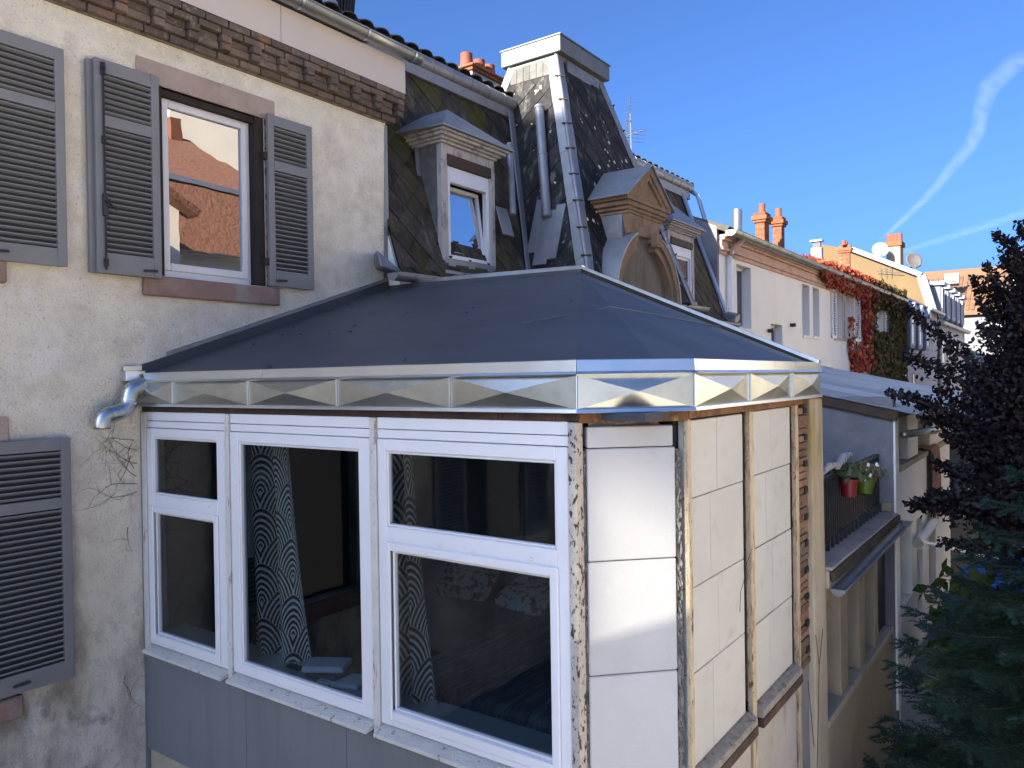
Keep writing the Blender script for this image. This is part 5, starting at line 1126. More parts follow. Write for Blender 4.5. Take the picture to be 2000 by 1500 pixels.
c0 = on(0, GX + 1.5, 1731, 482); c1 = on(0, GX + 1.5, 1758, 482); y0, y1 = sorted((c0.y, c1.y)); c = bx(GX + 1.5, GX + 2.7, y0, y1, 9, c0.z).build('chimney', m_beige, gh); bx(GX + 1.4, GX + 2.8, y0 - .1, y1 + .1, c0.z + .001, c0.z + .3).build('chimney_band', m_redbrick, c)
for t in (.12, .38, .63, .88): MB().tube([(GX + 2, y0 + (y1 - y0) * t, c0.z + .3), (GX + 2, y0 + (y1 - y0) * t, c0.z + .85)], .17, 10).build('chimney_pot', m_terra, c, angle=True)
m_dishw = mat('white_dish', (.3, .3, .3), .5, bump=0)
def dish(cpx, cpy, x, r, facing, name, label, mt):
    c = on(0, x, cpx, cpy); t = thing(name, label, 'satellite dish', c, 'satellite dishes on the ochre gable'); f = Vector(facing).normalized(); u = f.cross(Vector((0, 0, 1))).normalized(); v = u.cross(f)
    m = MB(); V = [c]; F = []; nr_, na = 5, 28
    for i in range(1, nr_ + 1):
        for j in range(na):
            a = 2 * math.pi * j / na; q = r * i / nr_; V.append(c + (u * math.cos(a) + v * math.sin(a)) * q + f * (.22 * r * (i / nr_) ** 2))
    for j in range(na): F.append((0, 1 + j, 1 + (j + 1) % na))
    for i in range(nr_ - 1):
        for j in range(na): a = 1 + i * na + j; b = 1 + i * na + (j + 1) % na; F.append((a, a + na, b + na, b))
    m.add(V, F); o = m.build('reflector', mt, t, smooth=True); s = o.modifiers.new('t', 'SOLIDIFY'); s.thickness = .03
    MB().tube([c - f * .05, c - f * .3 - Vector((0, 0, r * 1.1))], .07, 8).build('mount', m_iron, t); MB().tube([c - v * r * .95 + f * .2 * r, c + f * r * .95 - v * .3 * r], .03, 6).build('feed_arm', m_zinc_d, t)
dish(1719, 489, GX + .5, .50, (-1, -.35, .35), 'satellite_dish', 'sunlit white satellite dish beside the chimney on the ochre gable', m_dishw)
dish(1783, 510, GX + .5, .54, (-.8, -.75, .3), 'satellite_dish', 'shaded grey satellite dish at the lower end of the ochre gable coping', mat('grey_dish', (.11, .10, .095), .5, bump=0))
ga = thing('wall_aerial', 'small dark aerial fixed flat on the ochre gable wall', 'aerial', on(0, GX, 1735, 532)); q = on(0, GX - .3, 1732, 531); MB().tube([q + Vector((0, .6, .1)), q + Vector((0, -.9, -.15))], .022, 6).build('boom', m_iron, ga)
for k in (-.2, .1, .4): MB().tube([q + Vector((0, k, -.3)), q + Vector((0, k, .4))], .018, 5).build('rod', m_iron, ga)
TX = 80.0
th = thing('tiled_roof_house', 'far house with broad pale terracotta tiled roof and a white roof window', 'house', (84, 0, 0))
za, zb_ = on(0, TX, 1815, 537).z, on(0, TX, 1870, 590).z
ya_, yb_ = on(0, TX, 1795, 560).y + 1, -30
m = MB(); m.prism([(TX, ya_, zb_ - 1.2), (TX + 7, ya_, za + 1.1), (TX + 7, ya_, zb_ - 2)], (0, yb_ - ya_, 0)); rf = m.build('roof', m_tile_pale, th)
sl = Vector((7, 0, za + 2.3 - zb_)); sn = Vector((-sl.z, 0, sl.x)).normalized(); me = None
mm = MB(); mm.obox((0, 0, 0), sl.normalized() * .26, (0, .13, 0), sn * .05); me = mm.mesh('roof_tile', m_tile_pale); cnt = 0
for i in range(12):
    for j in range(25):
        p = Vector((TX, 5.0 - j * .42, zb_ - 1.2)) + sl.normalized() * (1.0 + i * .52) + sn * (.03 + .03 * (j % 2))
        inst('roof_tile', me, th, Matrix.Translation(p))
m_fardim = mat('far_grey_render', (.16, .165, .18), .9, bump=.1); bx(TX + .5, TX + 7, ya_, yb_, 0, zb_ - 1.3).build('wall', m_fardim, th)
q = on(0, TX + 2.2, 1860, 547); MB().obox(q + Vector((-.4, 0, 0)), (.2, 0, -.1), (0, .6, 0), (.15, 0, .5)).build('roof_window', m_fardim, th); MB().obox(q + Vector((-.72, 0, .05)), (.02, 0, 0), (0, .32, 0), (.1, 0, .25)).build('vent_grille', m_zinc_d, th)
rh = thing('red_roof_house', 'far house with plain red roof and white gutter behind the purple tree', 'house', (72, -4, 0))
m = MB(); z1 = on(0, 70, 1960, 505).z; m.prism([(70, -3.0, z1 - 1.6), (74, -3.0, z1 + 1), (74, -3, z1 - 1.6)], (0, -14, 0)); m.build('roof', mat('red_sheet_roof', (.33, .07, .06), .7, var=.1, bump=.1), rh); bx(70.2, 76, -3.1, -17, 0, z1 - 1.6).build('wall', m_fardim, rh); bx(69.7, 70, -3, -17, z1 - 1.8, z1 - 1.5).build('gutter', m_far_white, rh)
# ------------------------------------------------------------------ balcony annex beyond the veranda
an = thing('balcony_annex', 'low annex with corrugated lean-to roof, tiled balcony and pier arcade beyond the veranda', 'annex', (11, -2.5, 0))
AF = -4.84
bx(9.8, 10.0, AF - .02, -.02, 0, 4.02).build('side_wall', m_grey_render, an)
m = MB(); m.box(9.80, 10.02, AF - .045, AF - .021, .4, 3.86); m.build('corner_strip', m_wh, an, bevel=.004)
bx(9.78, 9.80, AF, -3.2, 2.70, 2.80).build('skirting', m_beige, an, bevel=.004)
# ledge of terracotta-pale tiles
m_ltile = mat('pale_ledge_tile', (.36, .29, .26), .7, var=.1, scale=5, bump=.2, orand=.12, layers=[dict(col=(.1, .08, .06), scale=7, lo=.62, hi=.72, amt=.7)])
bx(6.76, 9.84, AF - .03, -3.0, 2.50, 2.655).build('balcony_slab', m_conc, an, bevel=.01)
x = 6.77
while x < 9.8: bx(x, min(x + .19, 9.83), AF - .055, AF + .15, 2.657, 2.685).build('ledge_tile', m_ltile, an, bevel=.003); x += .196
m = MB(); m.box(6.77, 9.8, AF + .152, AF + .30, 2.656, 2.74); m.build('kerb', m_roughm, an, bevel=.02)
half_gutter(an, (6.76, AF - .10, 2.51), (10.15, AF - .10, 2.545), .06, m_zinc_d, (.2, .5, .8))
m_moss = mat('damp_slab_edge', (.06, .055, .03), .95, var=.4, scale=9, bump=1.2); bx(6.77, 9.9, AF - .075, AF - .035, 2.56, 2.654).build('slab_edge', m_moss, an, bevel=.01)
# railing
ry = AF + .14
rl = MB(); rl.box(6.76, 9.76, ry - .02, ry + .02, 3.33, 3.365); rl.build('handrail', m_iron, an, bevel=.004)
MB().box(6.76, 9.76, ry - .012, ry + .012, 2.78, 2.81).build('bottom_rail', m_iron, an)
me = box_mesh('baluster', m_iron, .022, .022, .58)
for x in np.arange(6.8, 9.78, .085): inst('baluster', me, an, T(x, ry, 3.06))
m_screen = mat('dark_privacy_screen', (.012, .017, .024), .8, var=.25, scale=8, bump=.3, stretch=(4, 1, .3)); bx(6.78, 9.74, ry + .02, ry + .03, 2.84, 3.30).build('screen', m_screen, an)
m = MB()
for k, x in enumerate(np.arange(6.8, 9.75, .17)): m.beam((x, ry - .03, 2.70), (x + .02, ry - .03, 2.80), .03, .02)
m.build('rail_foot', m_iron, an, kind='stuff')
# arcade piers and parapet
bx(6.76, 9.7, AF, AF + .24, 0, 1.33).build('parapet_wall', m_beige, an); bx(6.76, 9.7, AF - .02, AF + .30, 1.331, 1.395).build('parapet_sill', m_conc, an, bevel=.006)
for xa, xb in ((6.765, 6.87), (7.34, 7.62), (8.12, 8.36), (8.84, 9.02)): bx(xa, xb, AF + .015, AF + .36, 1.396, 2.499).build('pier', m_beige, an, bevel=.006)
bx(6.88, 6.95, AF + .02, AF + .3, 2.36, 2.498).build('pier_bracket', m_beige, an)
bx(6.76, 9.8, AF + .9, AF + 1.0, 0, 2.5).build('arcade_back', mat('dark_brown_wall', (.05, .042, .036), .9, bump=.2), an)
bx(9.03, 9.79, AF + .08, AF + .12, .6, 2.498).build('dark_door', mat('blue_black_door', (.012, .016, .024), .5, bump=.1), an, bevel=.01)
bx(9.03, 9.79, AF + .06, AF + .13, 0, .598).build('door_step', m_grey_render, an)
# lean-to roof in corrugated sheets: sheets run down the slope
rz = lambda y: 4.075 + .215 * (y + 4.0)
def corr_sheet(x0, x1, y0, y1, lift):
    V = []; F = []; n = int((x1 - x0) / .019); k = 8
    for i in range(n + 1):
        x = x0 + (x1 - x0) * i / n; h = .026 * max(-.6, min(.6, 1.4 * math.sin(2 * math.pi * x / .228)))
        for y in (y0, y1): V += [(x, y, rz(y) + h + lift), (x, y, rz(y) + h + lift + .004)]
    for i in range(n):
        q = i * 4; F += [(q, q + 2, q + 6, q + 4), (q + 1, q + 5, q + 7, q + 3), (q, q + 4, q + 5, q + 1), (q + 2, q + 3, q + 7, q + 6)]
    m = MB(); m.add(V, F); return m.build('corrugated_sheet', m_corr, an, smooth=False, angle=True)
x = 9.72; k = 0
while x < 16.2:
    corr_sheet(x, x + .95, -5.14, -2.4, .004 * (k % 2)); corr_sheet(x, x + .95, -2.55, .0, .012 + .004 * (k % 2)); x += .91; k += 1
for y in (-4.9, -3.4, -1.8): MB().beam((9.75, y, rz(y) - .06), (16.2, y, rz(y) - .06), .06, .08).build('purlin', m_brownbeam, an)
MB().beam((9.76, 0, rz(0) - .07), (9.76, -4.92, rz(-4.92) - .07), .05, .12).build('verge_board', m_brownbeam, an, bevel=.005)
half_gutter(an, (11.3, -5.19, rz(-5.14) - .05), (16.4, -5.19, rz(-5.14) - .03), .065, m_steelpipe, (.2, .5, .8))
m = MB(); m.tube([(11.45, -5.19, 3.72), (11.45, -5.19, 3.62), (11.38, -5.15, 3.57), (11.2, -5.12, 3.56), (10.05, -4.93, 3.57)], .045, 10); m.build('downpipe', m_gut, an, smooth=True)
# white front with loggia
bx(10.03, 15.0, AF - .02, AF + .2, 2.35, 3.12).build('parapet', m_wh, an); bx(10.03, 15.0, AF - .05, AF + .42, 3.121, 3.19).build('parapet_cap', m_conc, an, bevel=.008)
MB().beam((10.05, AF + .46, 3.22), (11.0, AF + .46, 3.23), .05, .05).build('handrail', m_white, an)
for xa, xb in ((10.95, 11.75), (12.9, 14.95)): bx(xa, xb, AF - .0, AF + .35, 3.191, 3.76).build('pier', m_wh, an, bevel=.006)
bx(10.03, 15.0, -2.9, -2.7, 2.3, 4.2).build('loggia_back', m_wh, an); bx(10.03, 15, AF + .2, -2.7, 2.25, 2.35).build('loggia_floor', m_conc, an)
for xa, xb in ((10.03, 10.16), (11.05, 11.42), (11.95, 12.5), (13.2, 15.0)): bx(xa, xb, AF - .02, AF + .3, .0, 2.349).build('wall_pier', m_wh, an)
bx(10.17, 11.04, AF - .02, AF + .3, 0, 1.45).build('wall_apron', m_wh, an); bx(11.43, 13.2, AF - .01, AF + .3, 0, .9).build('wall_apron', m_wh, an)
for xa, xb, z0 in ((10.17, 11.04, 1.45), (11.43, 11.94, .9), (12.51, 13.19, .9)):
    m = MB(); ring(m, xa + .01, xb - .01, z0 + .005, 2.34, .05, AF + .2, AF + .26); w = m.build('window', m_gut, an); bx(xa + .04, xb - .04, AF + .22, AF + .23, z0 + .05, 2.3).build('pane', m_farglass, w)
bx(10.1, 15, AF - .9, AF - .03, .0, .62).build('terrace_step', m_grey_render, an)
# awning on the white front
aw = thing('rolled_awning', 'rolled white awning with two thin arms on the white annex front', 'awning', (12.4, -5, 2.15))
MB().tube([(11.0, AF - .10, 2.13), (13.9, AF - .10, 2.22)], .06, 14).build('roller', m_wh, aw, angle=True); MB().tube([(10.95, AF - .10, 2.13), (11.01, AF - .10, 2.13)], .066, 12).build('end_cap', m_gut, aw, angle=True)
for x in (11.1, 13.7): MB().tube([(x, AF - .16, 2.12), (x + .15, AF - .95, 1.98)], .022, 8).build('arm', m_wh, aw)
# rug over the parapet
m_rug = mat('patterned_rug', (.30, .16, .11), .95, var=.3, scale=6, bump=.4, layers=[dict(col=(.10, .05, .05), scale=9, lo=.52, hi=.58, amt=.8, st=(1, 1, .6)), dict(col=(.45, .33, .24), scale=13, lo=.6, hi=.66, amt=.7)])
V = []; F = []; prof = [(AF + .4, 3.0), (AF + .38, 3.19), (AF + .2, 3.205), (AF - .03, 3.205), (AF - .075, 3.17), (AF - .085, 3.0), (AF - .09, 2.7), (AF - .095, 2.4), (AF - .1, 2.15)]
for i, (y, z) in enumerate(prof):
    for j in range(15): V.append((12.35 + .062 * j, y - .012 * math.sin(j * 1.3) * min(1, i / 4), z + (.02 * math.sin(j * .9) if i == len(prof) - 1 else 0)))
for i in range(len(prof) - 1):
    for j in range(14): q = i * 15 + j; F.append((q, q + 1, q + 16, q + 15))
m = MB(); m.add(V, F); o = m.build('rug', m_rug, None, smooth=True); s = o.modifiers.new('t', 'SOLIDIFY'); s.thickness = .018; tag(o, 'brown patterned rug hung over the white annex parapet', 'rug')
cu = thing('cushioned_chair', 'cream cushioned seat back standing behind the white annex parapet', 'chair', (10.6, -4.2, 2.35))
bx(10.35, 10.8, -4.25, -4.05, 2.9, 3.62).build('cushion', mat('cream_cushion', (.5, .42, .32), .9, bump=.2), cu, bevel=.06, seg=2); bx(10.3, 10.85, -4.03, -3.98, 2.36, 3.75).build('frame', m_brownbeam, cu, bevel=.01)
bx(10.35, 10.8, -4.5, -4.05, 2.72, 2.86).build('seat', mat('cream_seat', (.5, .42, .32), .9, bump=.2), cu, bevel=.04)
for x in (10.35, 10.78): bx(x - .02, x + .02, -4.5, -4.46, 2.36, 2.72).build('leg', m_brownbeam, cu)

# flower pots hooked on the railing
def pot(x, y, z, r0, r1, h, mt, tilt, name, label, seed, leaf, n, spread, hz):
    t = thing(name, label, 'flower pot', (x, y, z), 'flower pots on the balcony railing')
    rot = T(x, y, z) @ Matrix.Rotation(tilt, 4, 'Y')
    m = MB(); m.tube([(0, 0, 0), (0, 0, h * .86), (0, 0, h * .861), (0, 0, h)], [r0, r1 * .95, r1 * 1.06, r1 * 1.08], 20); m.v = [tuple(rot @ Vector(v)) for v in m.v]; m.build('pot', mt, t, angle=True)
    rng = np.random.default_rng(seed); P = rng.normal(size=(n, 3)) * np.array([spread, spread, hz * .35]) * .6 + np.array([0, 0, h + hz * .45]); P[:, 2] = np.maximum(P[:, 2], h * .98)
    P = np.array([tuple(rot @ Vector(p)) for p in P]); leaf_cloud('foliage', P, .05, leaf, seed=seed, parent=t, kind='stuff', aspect=1.8)
    m = MB()
    for i in range(14):
        a = rng.uniform(0, 6.28); p0 = Vector((0, 0, h)); p1 = Vector((math.cos(a) * spread * rng.uniform(.5, 1.6), math.sin(a) * spread * rng.uniform(.5, 1.6), h + hz * rng.uniform(.6, 1.5))); m.tube([rot @ p0, rot @ (p0.lerp(p1, .5) + Vector((0, 0, .03))), rot @ p1], [.004, .003, .002], 4)
    m.build('stem', mt_stem, t, kind='stuff'); return t
mt_stem = mat('dry_stem', (.12, .10, .05), .9, bump=0)
m_pl = leaf_mat('pot_plant_leaf', [(.05, .09, .02), (.10, .12, .05), (.16, .15, .09), (.06, .08, .03)], .6)
m_pl2 = leaf_mat('dry_plant_leaf', [(.12, .11, .07), (.2, .16, .1), (.09, .07, .05), (.25, .22, .08)], .7)
pot(on(1, -4.8, 1658, 940).x, ry - .10, 3.13, 0.062, .085, .17, mat('crimson_pot', (.17, .006, .016), .4, var=.05, bump=0), 0, 'flower_pot', 'crimson pot of green plants hung on the dark balcony railing', 1, m_pl, 260, .13, .16)
pot(on(1, -4.82, 1689, 945).x, ry - .12, 3.07, 0.062, .095, .18, mat('lime_pot', (.10, .13, .008), .4, var=.05, bump=0), .35, 'flower_pot', 'tilted lime green pot hung on the dark balcony railing', 2, m_pl2, 260, .12, .12)
pot(on(1, -4.5, 1692, 905).x, ry + .20, 3.30, .10, .135, .17, mat('blue_grey_pot', (.10, .11, .13), .6, var=.2, bump=.2), 0, 'flower_pot', 'blue-grey pot of dry flowers above the lime green pot', 3, m_pl2, 420, .17, .22)
dr = thing('driftwood', 'bleached driftwood lying along the balcony handrail', 'driftwood', (7.7, ry, 3.4))
for a, b, r_ in (((7.05, ry, 3.385), (7.9, ry - .02, 3.44), .03), ((7.7, ry - .03, 3.42), (8.15, ry - .05, 3.50), .045), ((7.3, ry, 3.41), (7.5, ry - .05, 3.47), .025)): MB().tube([a, Vector(a).lerp(Vector(b), .5) + Vector((0, 0, .03)), b], [r_ * .6, r_, r_ * .5], 8).build('branch', m_oldwood, dr, angle=True)
fl = MB(); rr = random.Random(3)
for i in range(9): c = Vector((on(1, -4.9, 1700, 930).x + rr.uniform(-.1, .45), ry - .2 + rr.uniform(-.05, .05), 3.28 + rr.uniform(-.08, .14))); fl.obox(c, (.014, 0, 0), (0, .01, .006), (0, -.004, .014))
tag(fl.build('daisies', mat('white_petal', (.8, .8, .78), .8, bump=0), None), 'tiny white daisies trailing from the lime green pot', 'flowers', None, 'stuff')

# ------------------------------------------------------------------ purple-leaved tree
m_bark = mat('dark_bark', (.035, .028, .024), .95, var=.3, scale=14, bump=1, stretch=(1, 1, .3))
pt = thing('purple_leaf_tree', 'dark purple-leaved tree with loose leafy branches at the edge of the court', 'tree', (10.3, -6.75, 0))
rng = np.random.default_rng(21); base = Vector((10.3, -6.75, 0)); fork = Vector((10.2, -6.7, 2.0))
m = MB(); m.tube([base, base.lerp(fork, .5) + Vector((.04, .03, 0)), fork], [.17, .13, .11], 10); tr = m.build('trunk', m_bark, pt, angle=True)
tips = [(9.0, 1947, 458), (9.4, 1990, 436), (8.7, 1769, 600), (8.6, 1768, 690), (8.8, 1782, 775), (9.2, 1900, 545), (8.5, 1738, 765), (9.6, 1960, 640), (10.6, 1985, 560), (8.6, 1790, 978), (8.3, 1815, 965), (10.4, 1930, 700), (9.3, 1830, 760), (9.0, 1845, 850), (10.5, 1975, 820), (9.8, 1900, 900), (8.8, 1840, 1060), (10.8, 2060, 480), (10.2, 2090, 620), (9.6, 1890, 760), (8.6, 1865, 980), (9.9, 1990, 960), (8.4, 1770, 985), (9.0, 1915, 640), (9.6, 1940, 545), (9.0, 1850, 920), (9.9, 1950, 900), (9.3, 1990, 720), (9.1, 1925, 520), (9.2, 1960, 500), (9.4, 1975, 470), (9.5, 2010, 520), (9.3, 1915, 590), (9.4, 1965, 580), (8.9, 1800, 820), (8.8, 1820, 900), (9.7, 2005, 640)]
LP = []; n_br = 0
for i, (x, px, py) in enumerate(tips):
    tip = on(0, x, px, py); st_ = fork.lerp(Vector((10.0, -6.5, 4.2)), min(1, max(0, (tip.z - 2.2) / 3.0)) * rng.uniform(.5, 1)); mid = st_.lerp(tip, .5) + Vector((rng.normal(0, .1), rng.normal(0, .08), .12 + rng.normal(0, .08)))
    path = [st_.lerp(mid, t).lerp(mid.lerp(tip, t), t) for t in np.linspace(0, 1, 12)]
    MB().tube(path, [.034 * (1 - .78 * k / 11) for k in range(12)], 6).build('branch', m_bark, pt)
    L_ = (tip - st_).length
    for t in np.linspace(.22, 1.0, int(L_ * 22)):
        c = path[min(11, int(t * 11))].lerp(path[min(11, int(t * 11) + 1)], t * 11 % 1); sp = .17 * (1 - t) + .022
        for q in range(int(22 * (1 - t) + 13)): LP.append((c.x + rng.normal(0, sp), c.y + rng.normal(0, sp), c.z + rng.normal(0, sp)))
# inner mass
for c, s, n in (((10.2, -6.35, 3.9), (.75, .45, .85), 5200), ((10.2, -6.3, 2.9), (.7, .42, .6), 4200), ((9.6, -6.0, 3.5), (.55, .28, .6), 2600), ((9.8, -6.25, 4.8), (.5, .25, .5), 1500)):
    G_ = rng.normal(size=(n, 3)); G_ = G_[np.linalg.norm(G_, axis=1) < 1.75]; P = G_ * np.array(s) + np.array(c); P = P[P[:, 1] < -5.2]; LP += [tuple(p) for p in P]
LP = [p for p in LP if not (p[1] > -5.17 and p[2] < rz(p[1]) + .03)]
m_pur = leaf_mat('purple_leaf', [(.004, .003, .006), (.007, .004, .006), (.005, .004, .008), (.014, .005, .006), (.004, .0035, .005)], .6, .12)
leaf_cloud('crown', LP, .044, m_pur, seed=8, parent=pt, kind='stuff', aspect=1.25)
print('purple leaves', len(LP))

# green trees behind it, closing the court
m_grn = leaf_mat('green_leaf', [(.012, .026, .008), (.022, .04, .011), (.035, .055, .014), (.016, .03, .012)], .5, .2)
def bushy(name, label, x, y, h, s, n, seed, mt=m_grn, size=.11, group='dark green trees closing the court'):
    t = thing(name, label, 'tree', (x, y, 0), group); MB().tube([(x, y, 0), (x + .05, y, h * .5), (x, y, h * .85)], [.14, .1, .04], 8).build('trunk', m_bark, t)
    rng = np.random.default_rng(seed); K = 26; C_ = rng.normal(size=(K, 3)); C_ /= np.linalg.norm(C_, axis=1)[:, None]; C_ = C_ * np.array(s) * rng.uniform(.35, 1, K)[:, None] + np.array((x, y, h * .62))
    P = np.concatenate([c + rng.normal(size=(n // K, 3)) * np.array(s) * .24 for c in C_]); P = P[(P[:, 2] > .1)]; leaf_cloud('crown', P, size, mt, seed=seed, parent=t, kind='stuff')
    return t
bushy('garden_tree', 'dense green tree just behind the purple-leaved tree', 15.5, -7.4, 5.2, (1.6, 1.6, 2.1), 6500, 31)
bushy('garden_tree', 'big dark tree in front of the far tiled house', 40, -7.6, 8.5, (4, 3.0, 3.6), 7000, 34, size=.25)
m_bush = leaf_mat('bush_leaf', [(.03, .06, .012), (.05, .085, .02), (.07, .09, .022), (.04, .06, .02)], .5, .25)
bs = thing('leafy_shrub', 'broad-leaved green shrub between the conifer and the white annex front', 'shrub', (10.8, -5.7, .6))
P = rng.normal(size=(900, 3)) * np.array((.55, .22, .28)) + np.array((10.7, -5.62, 1.25)); leaf_cloud('foliage', P[P[:, 1] < -5.0], .12, m_bush, seed=41, parent=bs, kind='stuff', aspect=1.5)
for dx in (-.3, 0, .3): MB().tube([(10.7 + dx * .3, -5.65, 0), (10.7 + dx, -5.6, 1.4)], [.02, .008], 5).build('stem', m_bark, bs)

# ------------------------------------------------------------------ conifer
cf = thing('conifer', 'dark blue-green conifer with layered drooping boughs in the lower corner', 'tree', (7.5, -6.55, 0))
rng = np.random.default_rng(77); CB = Vector((7.5, -6.55, 0))
MB().tube([CB, CB + Vector((0, 0, 2)), CB + Vector((0, 0, 3.75))], [.12, .08, .015], 8).build('trunk', m_bark, cf)
m_need = leaf_mat('needle', [(.011, .026, .019), (.018, .04, .027), (.026, .052, .033), (.015, .032, .025), (.042, .062, .035)], .5, .1)
NV = []; NF = []
def needles(p0, p1, w, n):
    d = (p1 - p0); L = d.length; d = d / L; sd = d.cross(Vector((0, 0, 1))); sd = sd.normalized() if sd.length > 1e-3 else Vector((1, 0, 0)); upv = sd.cross(d)
    for i in range(n):
        t = (i + rng.random()) / n; c = p0 + d * (L * t); s = 1 if i % 2 else -1; a = sd * s * rng.uniform(.7, 1.0) + d * rng.uniform(.5, .9) + upv * rng.normal(.1, .25); a.normalize(); l_ = w * (1 - .5 * t) * rng.uniform(.8, 1.25); ww = d * .008
        k = len(NV); NV.extend([tuple(c - ww), tuple(c + ww), tuple(c + a * l_)]); NF.append((k, k + 1, k + 2))
for lev in range(15):
    z = .35 + lev * .235; R_ = 1.75 * (1 - (z / 3.95) ** 1.25) + .12; nb = 11 if lev < 10 else 7
    for b in range(nb):
        a = 2 * math.pi * (b + .5 * (lev % 2) + rng.uniform(-.25, .25)) / nb; Lb = R_ * rng.uniform(.8, 1.15); d = Vector((math.cos(a), math.sin(a), 0)); p0 = CB + Vector((0, 0, z + .1))
        path = [p0 + d * (Lb * t) + Vector((0, 0, -.28 * Lb * math.sin(t * 2.2) * .55 + .10 * t * t * Lb)) for t in np.linspace(0, 1, 9)]
        if path[-1].y > -5.06: path = [Vector((p.x, min(p.y, -5.06 - .1 * rng.random()), p.z)) for p in path]
        MB().tube(path, [.011 * (1 - .85 * k / 8) for k in range(9)], 5).build('branch', m_bark, cf)
        for t in np.linspace(.18, 1, int(10 + Lb * 10)):
            c = path[min(8, int(t * 8))].lerp(path[min(8, int(t * 8) + 1)], t * 8 % 1); tl = (.36 * (1 - t) + .12) * (.5 + .5 * Lb)
            for s in (1, -1):
                e = c + (Vector((-d.y, d.x, 0)) * s * .8 + d * .75).normalized() * tl + Vector((0, 0, rng.uniform(-.08, .03)))
                if e.y > -4.95: continue
                needles(c, e, .055, 34)
        needles(path[5], path[8] + d * .08, .05, 26)
me = bpy.data.meshes.new('needles'); me.from_pydata(NV, [], NF); me.materials.append(m_need); o = bpy.data.objects.new('needles', me); link(o, cf); tag(o, None, None, None, 'stuff')
print('needles', len(NF))

# blue parasol and court clutter
pa = thing('blue_parasol', 'bright blue parasol half hidden by the dark leaves', 'parasol', (13.4, -5.95, .2))
m = MB(); ap = Vector((13.4, -5.95, 1.75)); N8 = 8
rimp = [ap + Vector((1.05 * math.cos(2 * math.pi * i / N8), .8 * math.sin(2 * math.pi * i / N8), -.42)) for i in range(N8)]
for i in range(N8): m.add([ap, rimp[i], rimp[(i + 1) % N8], rimp[i] - Vector((0, 0, .1)), rimp[(i + 1) % N8] - Vector((0, 0, .1))], [(0, 1, 2), (1, 3, 4, 2)])
m.build('canopy', mat('blue_canvas', (.03, .12, .55), .8, var=.1, bump=.1), pa); MB().tube([(13.4, -5.95, .0), ap], .02, 8).build('pole', m_white, pa)
pk = thing('garden_plank', 'pale plank leaning on the soil beside the arcade foot', 'plank', (8.9, -4.93, .1)); MB().beam(on(2, .35, 1676, 1428), on(2, .05, 1702, 1472), .05, .03).build('board', m_oldwood, pk)
gv = thing('leaf_litter', 'dead leaves and ivy scattered on the dark soil by the arcade', 'leaf litter', (9, -5.3, 0)); P = np.stack([rng.uniform(7, 12, 1500), rng.uniform(-6.4, -4.9, 1500), np.abs(rng.normal(0, .03, 1500)) + .02], 1); leaf_cloud('leaves', P, .07, m_grnbr, seed=51, parent=gv, kind='stuff')
# twigs climbing the concrete post
tw2 = thing('bare_twig', 'thin bare creeper stem climbing the concrete corner post', 'creeper', (6.6, -4.87, 1))
for pts in (((1596, 1500), (1598, 1400), (1600, 1300), (1607, 1228)), ((1600, 1300), (1593, 1240)), ((1585, 1400), (1578, 1330), (1590, 1460))):
    MB().tube([on(1, -4.872, *p) for p in pts], .003, 5).build('stem', m_rustd, tw2)
tw3 = thing('dangling_root', 'thin brown root trailing down the cream panel blocks', 'creeper', (4.9, -4.8, 3))
MB().tube([on(1, -4.80, *p) for p in ((1466, 1080), (1455, 1110), (1454, 1130), (1447, 1155), (1445, 1195))], .002, 5).build('stem', m_rustd, tw3)

# small debris lying on the veranda roof
fr = thing('leaf_fragments', 'few dark leaf fragments lying on the veranda roof membrane', 'leaf litter', (5, -1.5, 4.9))
rr = random.Random(12); m = MB()
for i in range(18):
    s_, t_ = rr.random(), rr.random() * .8; p = e0.lerp(e1, s_).lerp(B.lerp(A, s_), t_) + Vector((0, 0, .016)); a_ = rr.uniform(0, 3.1); l_ = rr.uniform(.006, .016); m.obox(p, (math.cos(a_) * l_, math.sin(a_) * l_, math.cos(a_) * l_ * .3), (-math.sin(a_) * .008, math.cos(a_) * .004, 0), (0, 0, .004))
m.build('fragments', m_brownbeam, fr, kind='stuff')

# ------------------------------------------------------------------ contrails
m_con = bpy.data.materials.new('contrail_vapour'); m_con.use_nodes = True; n = m_con.node_tree; n.nodes.clear(); N = n.nodes.new; L = n.links.new
o = N('ShaderNodeOutputMaterial'); df = N('ShaderNodeBsdfDiffuse'); df.inputs[0].default_value = (.9, .9, .9, 1); tlc = N('ShaderNodeBsdfTranslucent'); tlc.inputs[0].default_value = (.9, .9, .9, 1); ad = N('ShaderNodeAddShader'); tp = N('ShaderNodeBsdfTransparent'); mx = N('ShaderNodeMixShader')
tc = N('ShaderNodeUVMap'); sp = N('ShaderNodeSeparateXYZ'); L(tc.outputs[0], sp.inputs[0]); tx = N('ShaderNodeTexNoise'); tx.inputs['Scale'].default_value = 1; tx.inputs['Detail'].default_value = 7; mp = N('ShaderNodeMapping'); mp.inputs['Scale'].default_value = (26, 2.2, 1); L(tc.outputs[0], mp.inputs[0]); L(mp.outputs[0], tx.inputs[0])
def mth(op, a, b=None):
    q = N('ShaderNodeMath'); q.operation = op
    for i, s in enumerate((a, b)):
        if s is None: continue
        if isinstance(s, (int, float)): q.inputs[i].default_value = s
        else: L(s, q.inputs[i])
    return q.outputs[0]
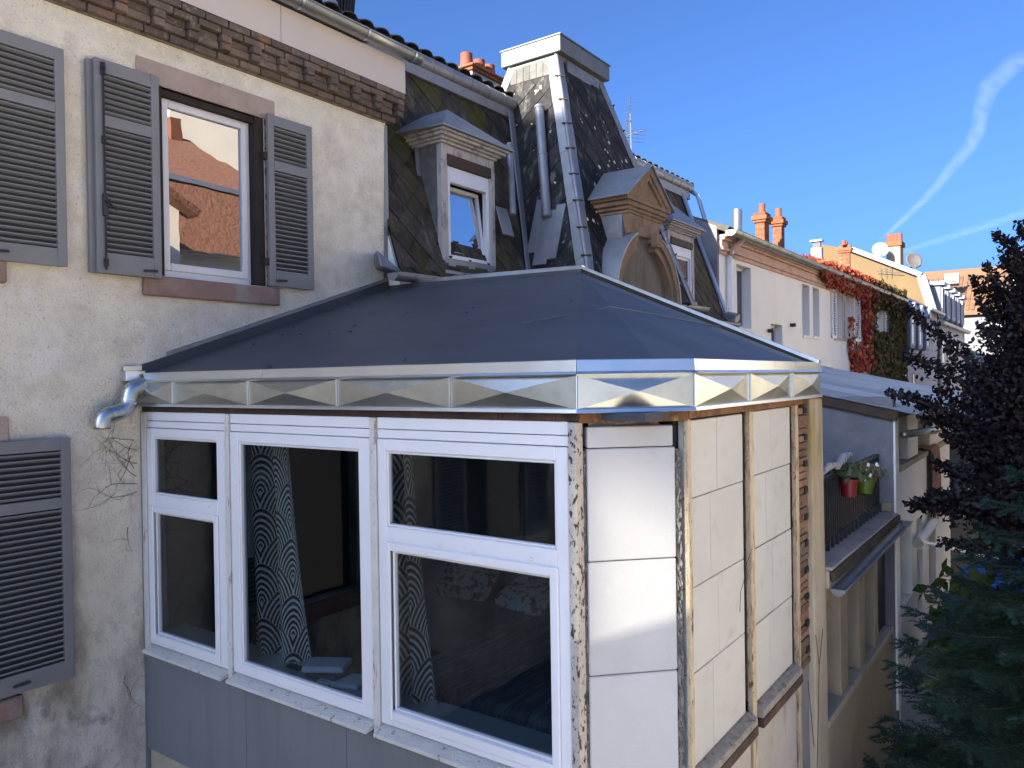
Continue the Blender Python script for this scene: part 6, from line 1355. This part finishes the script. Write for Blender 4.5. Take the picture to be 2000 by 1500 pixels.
cross = mth('SUBTRACT', 1, mth('POWER', mth('ABSOLUTE', mth('SUBTRACT', mth('MULTIPLY', sp.outputs[1], 2), 1)), 1.6)); nz = mth('MAXIMUM', 0, mth('MULTIPLY', mth('SUBTRACT', tx.outputs[0], .12), 1.5))
ends = mth('MINIMUM', 1, mth('MULTIPLY', mth('MULTIPLY', sp.outputs[0], mth('SUBTRACT', 1, sp.outputs[0])), 12)); oi = N('ShaderNodeObjectInfo'); al = mth('MULTIPLY', mth('MULTIPLY', cross, nz), mth('MULTIPLY', ends, oi.outputs['Alpha']))
L(al, mx.inputs[0]); L(tp.outputs[0], mx.inputs[1]); L(df.outputs[0], ad.inputs[0]); L(tlc.outputs[0], ad.inputs[1]); L(ad.outputs[0], mx.inputs[2]); L(mx.outputs[0], o.inputs[0])
def contrail(label, pix, alpha):
    """vapour trail lying level at height; pix = (x, y, half width in photo px at that place)"""
    V = []; UV = []; F = []
    for i, (px, py, hw) in enumerate(pix):
        a, b = on(2, 1500, px - hw * .8, py - hw * .5), on(2, 1500, px + hw * .8, py + hw * .5); V += [tuple(a), tuple(b)]; UV += [(i / (len(pix) - 1), 0), (i / (len(pix) - 1), 1)]
    F = [(2 * i, 2 * i + 1, 2 * i + 3, 2 * i + 2) for i in range(len(pix) - 1)]
    me = bpy.data.meshes.new('contrail'); me.from_pydata(V, [], F); l = me.uv_layers.new(name='UVMap')
    for p in me.polygons:
        for li in p.loop_indices: l.data[li].uv = UV[me.loops[li].vertex_index]
    me.materials.append(m_con); o = bpy.data.objects.new('contrail', me); link(o); o.color = (1, 1, 1, alpha); tag(o, label, None, None, 'structure')
contrail('white vapour trail bending across the blue sky', [(2040, 95, 22), (1985, 120, 24), (1930, 172, 25), (1916, 215, 22), (1912, 250, 20), (1895, 285, 17), (1860, 325, 14), (1825, 370, 11), (1790, 405, 9), (1750, 442, 7), (1716, 472, 5)], .095)
contrail('faint thin vapour trail low over the roofs', [(2060, 395, 14), (1960, 430, 13), (1880, 455, 12), (1800, 480, 10), (1740, 500, 7)], .06)
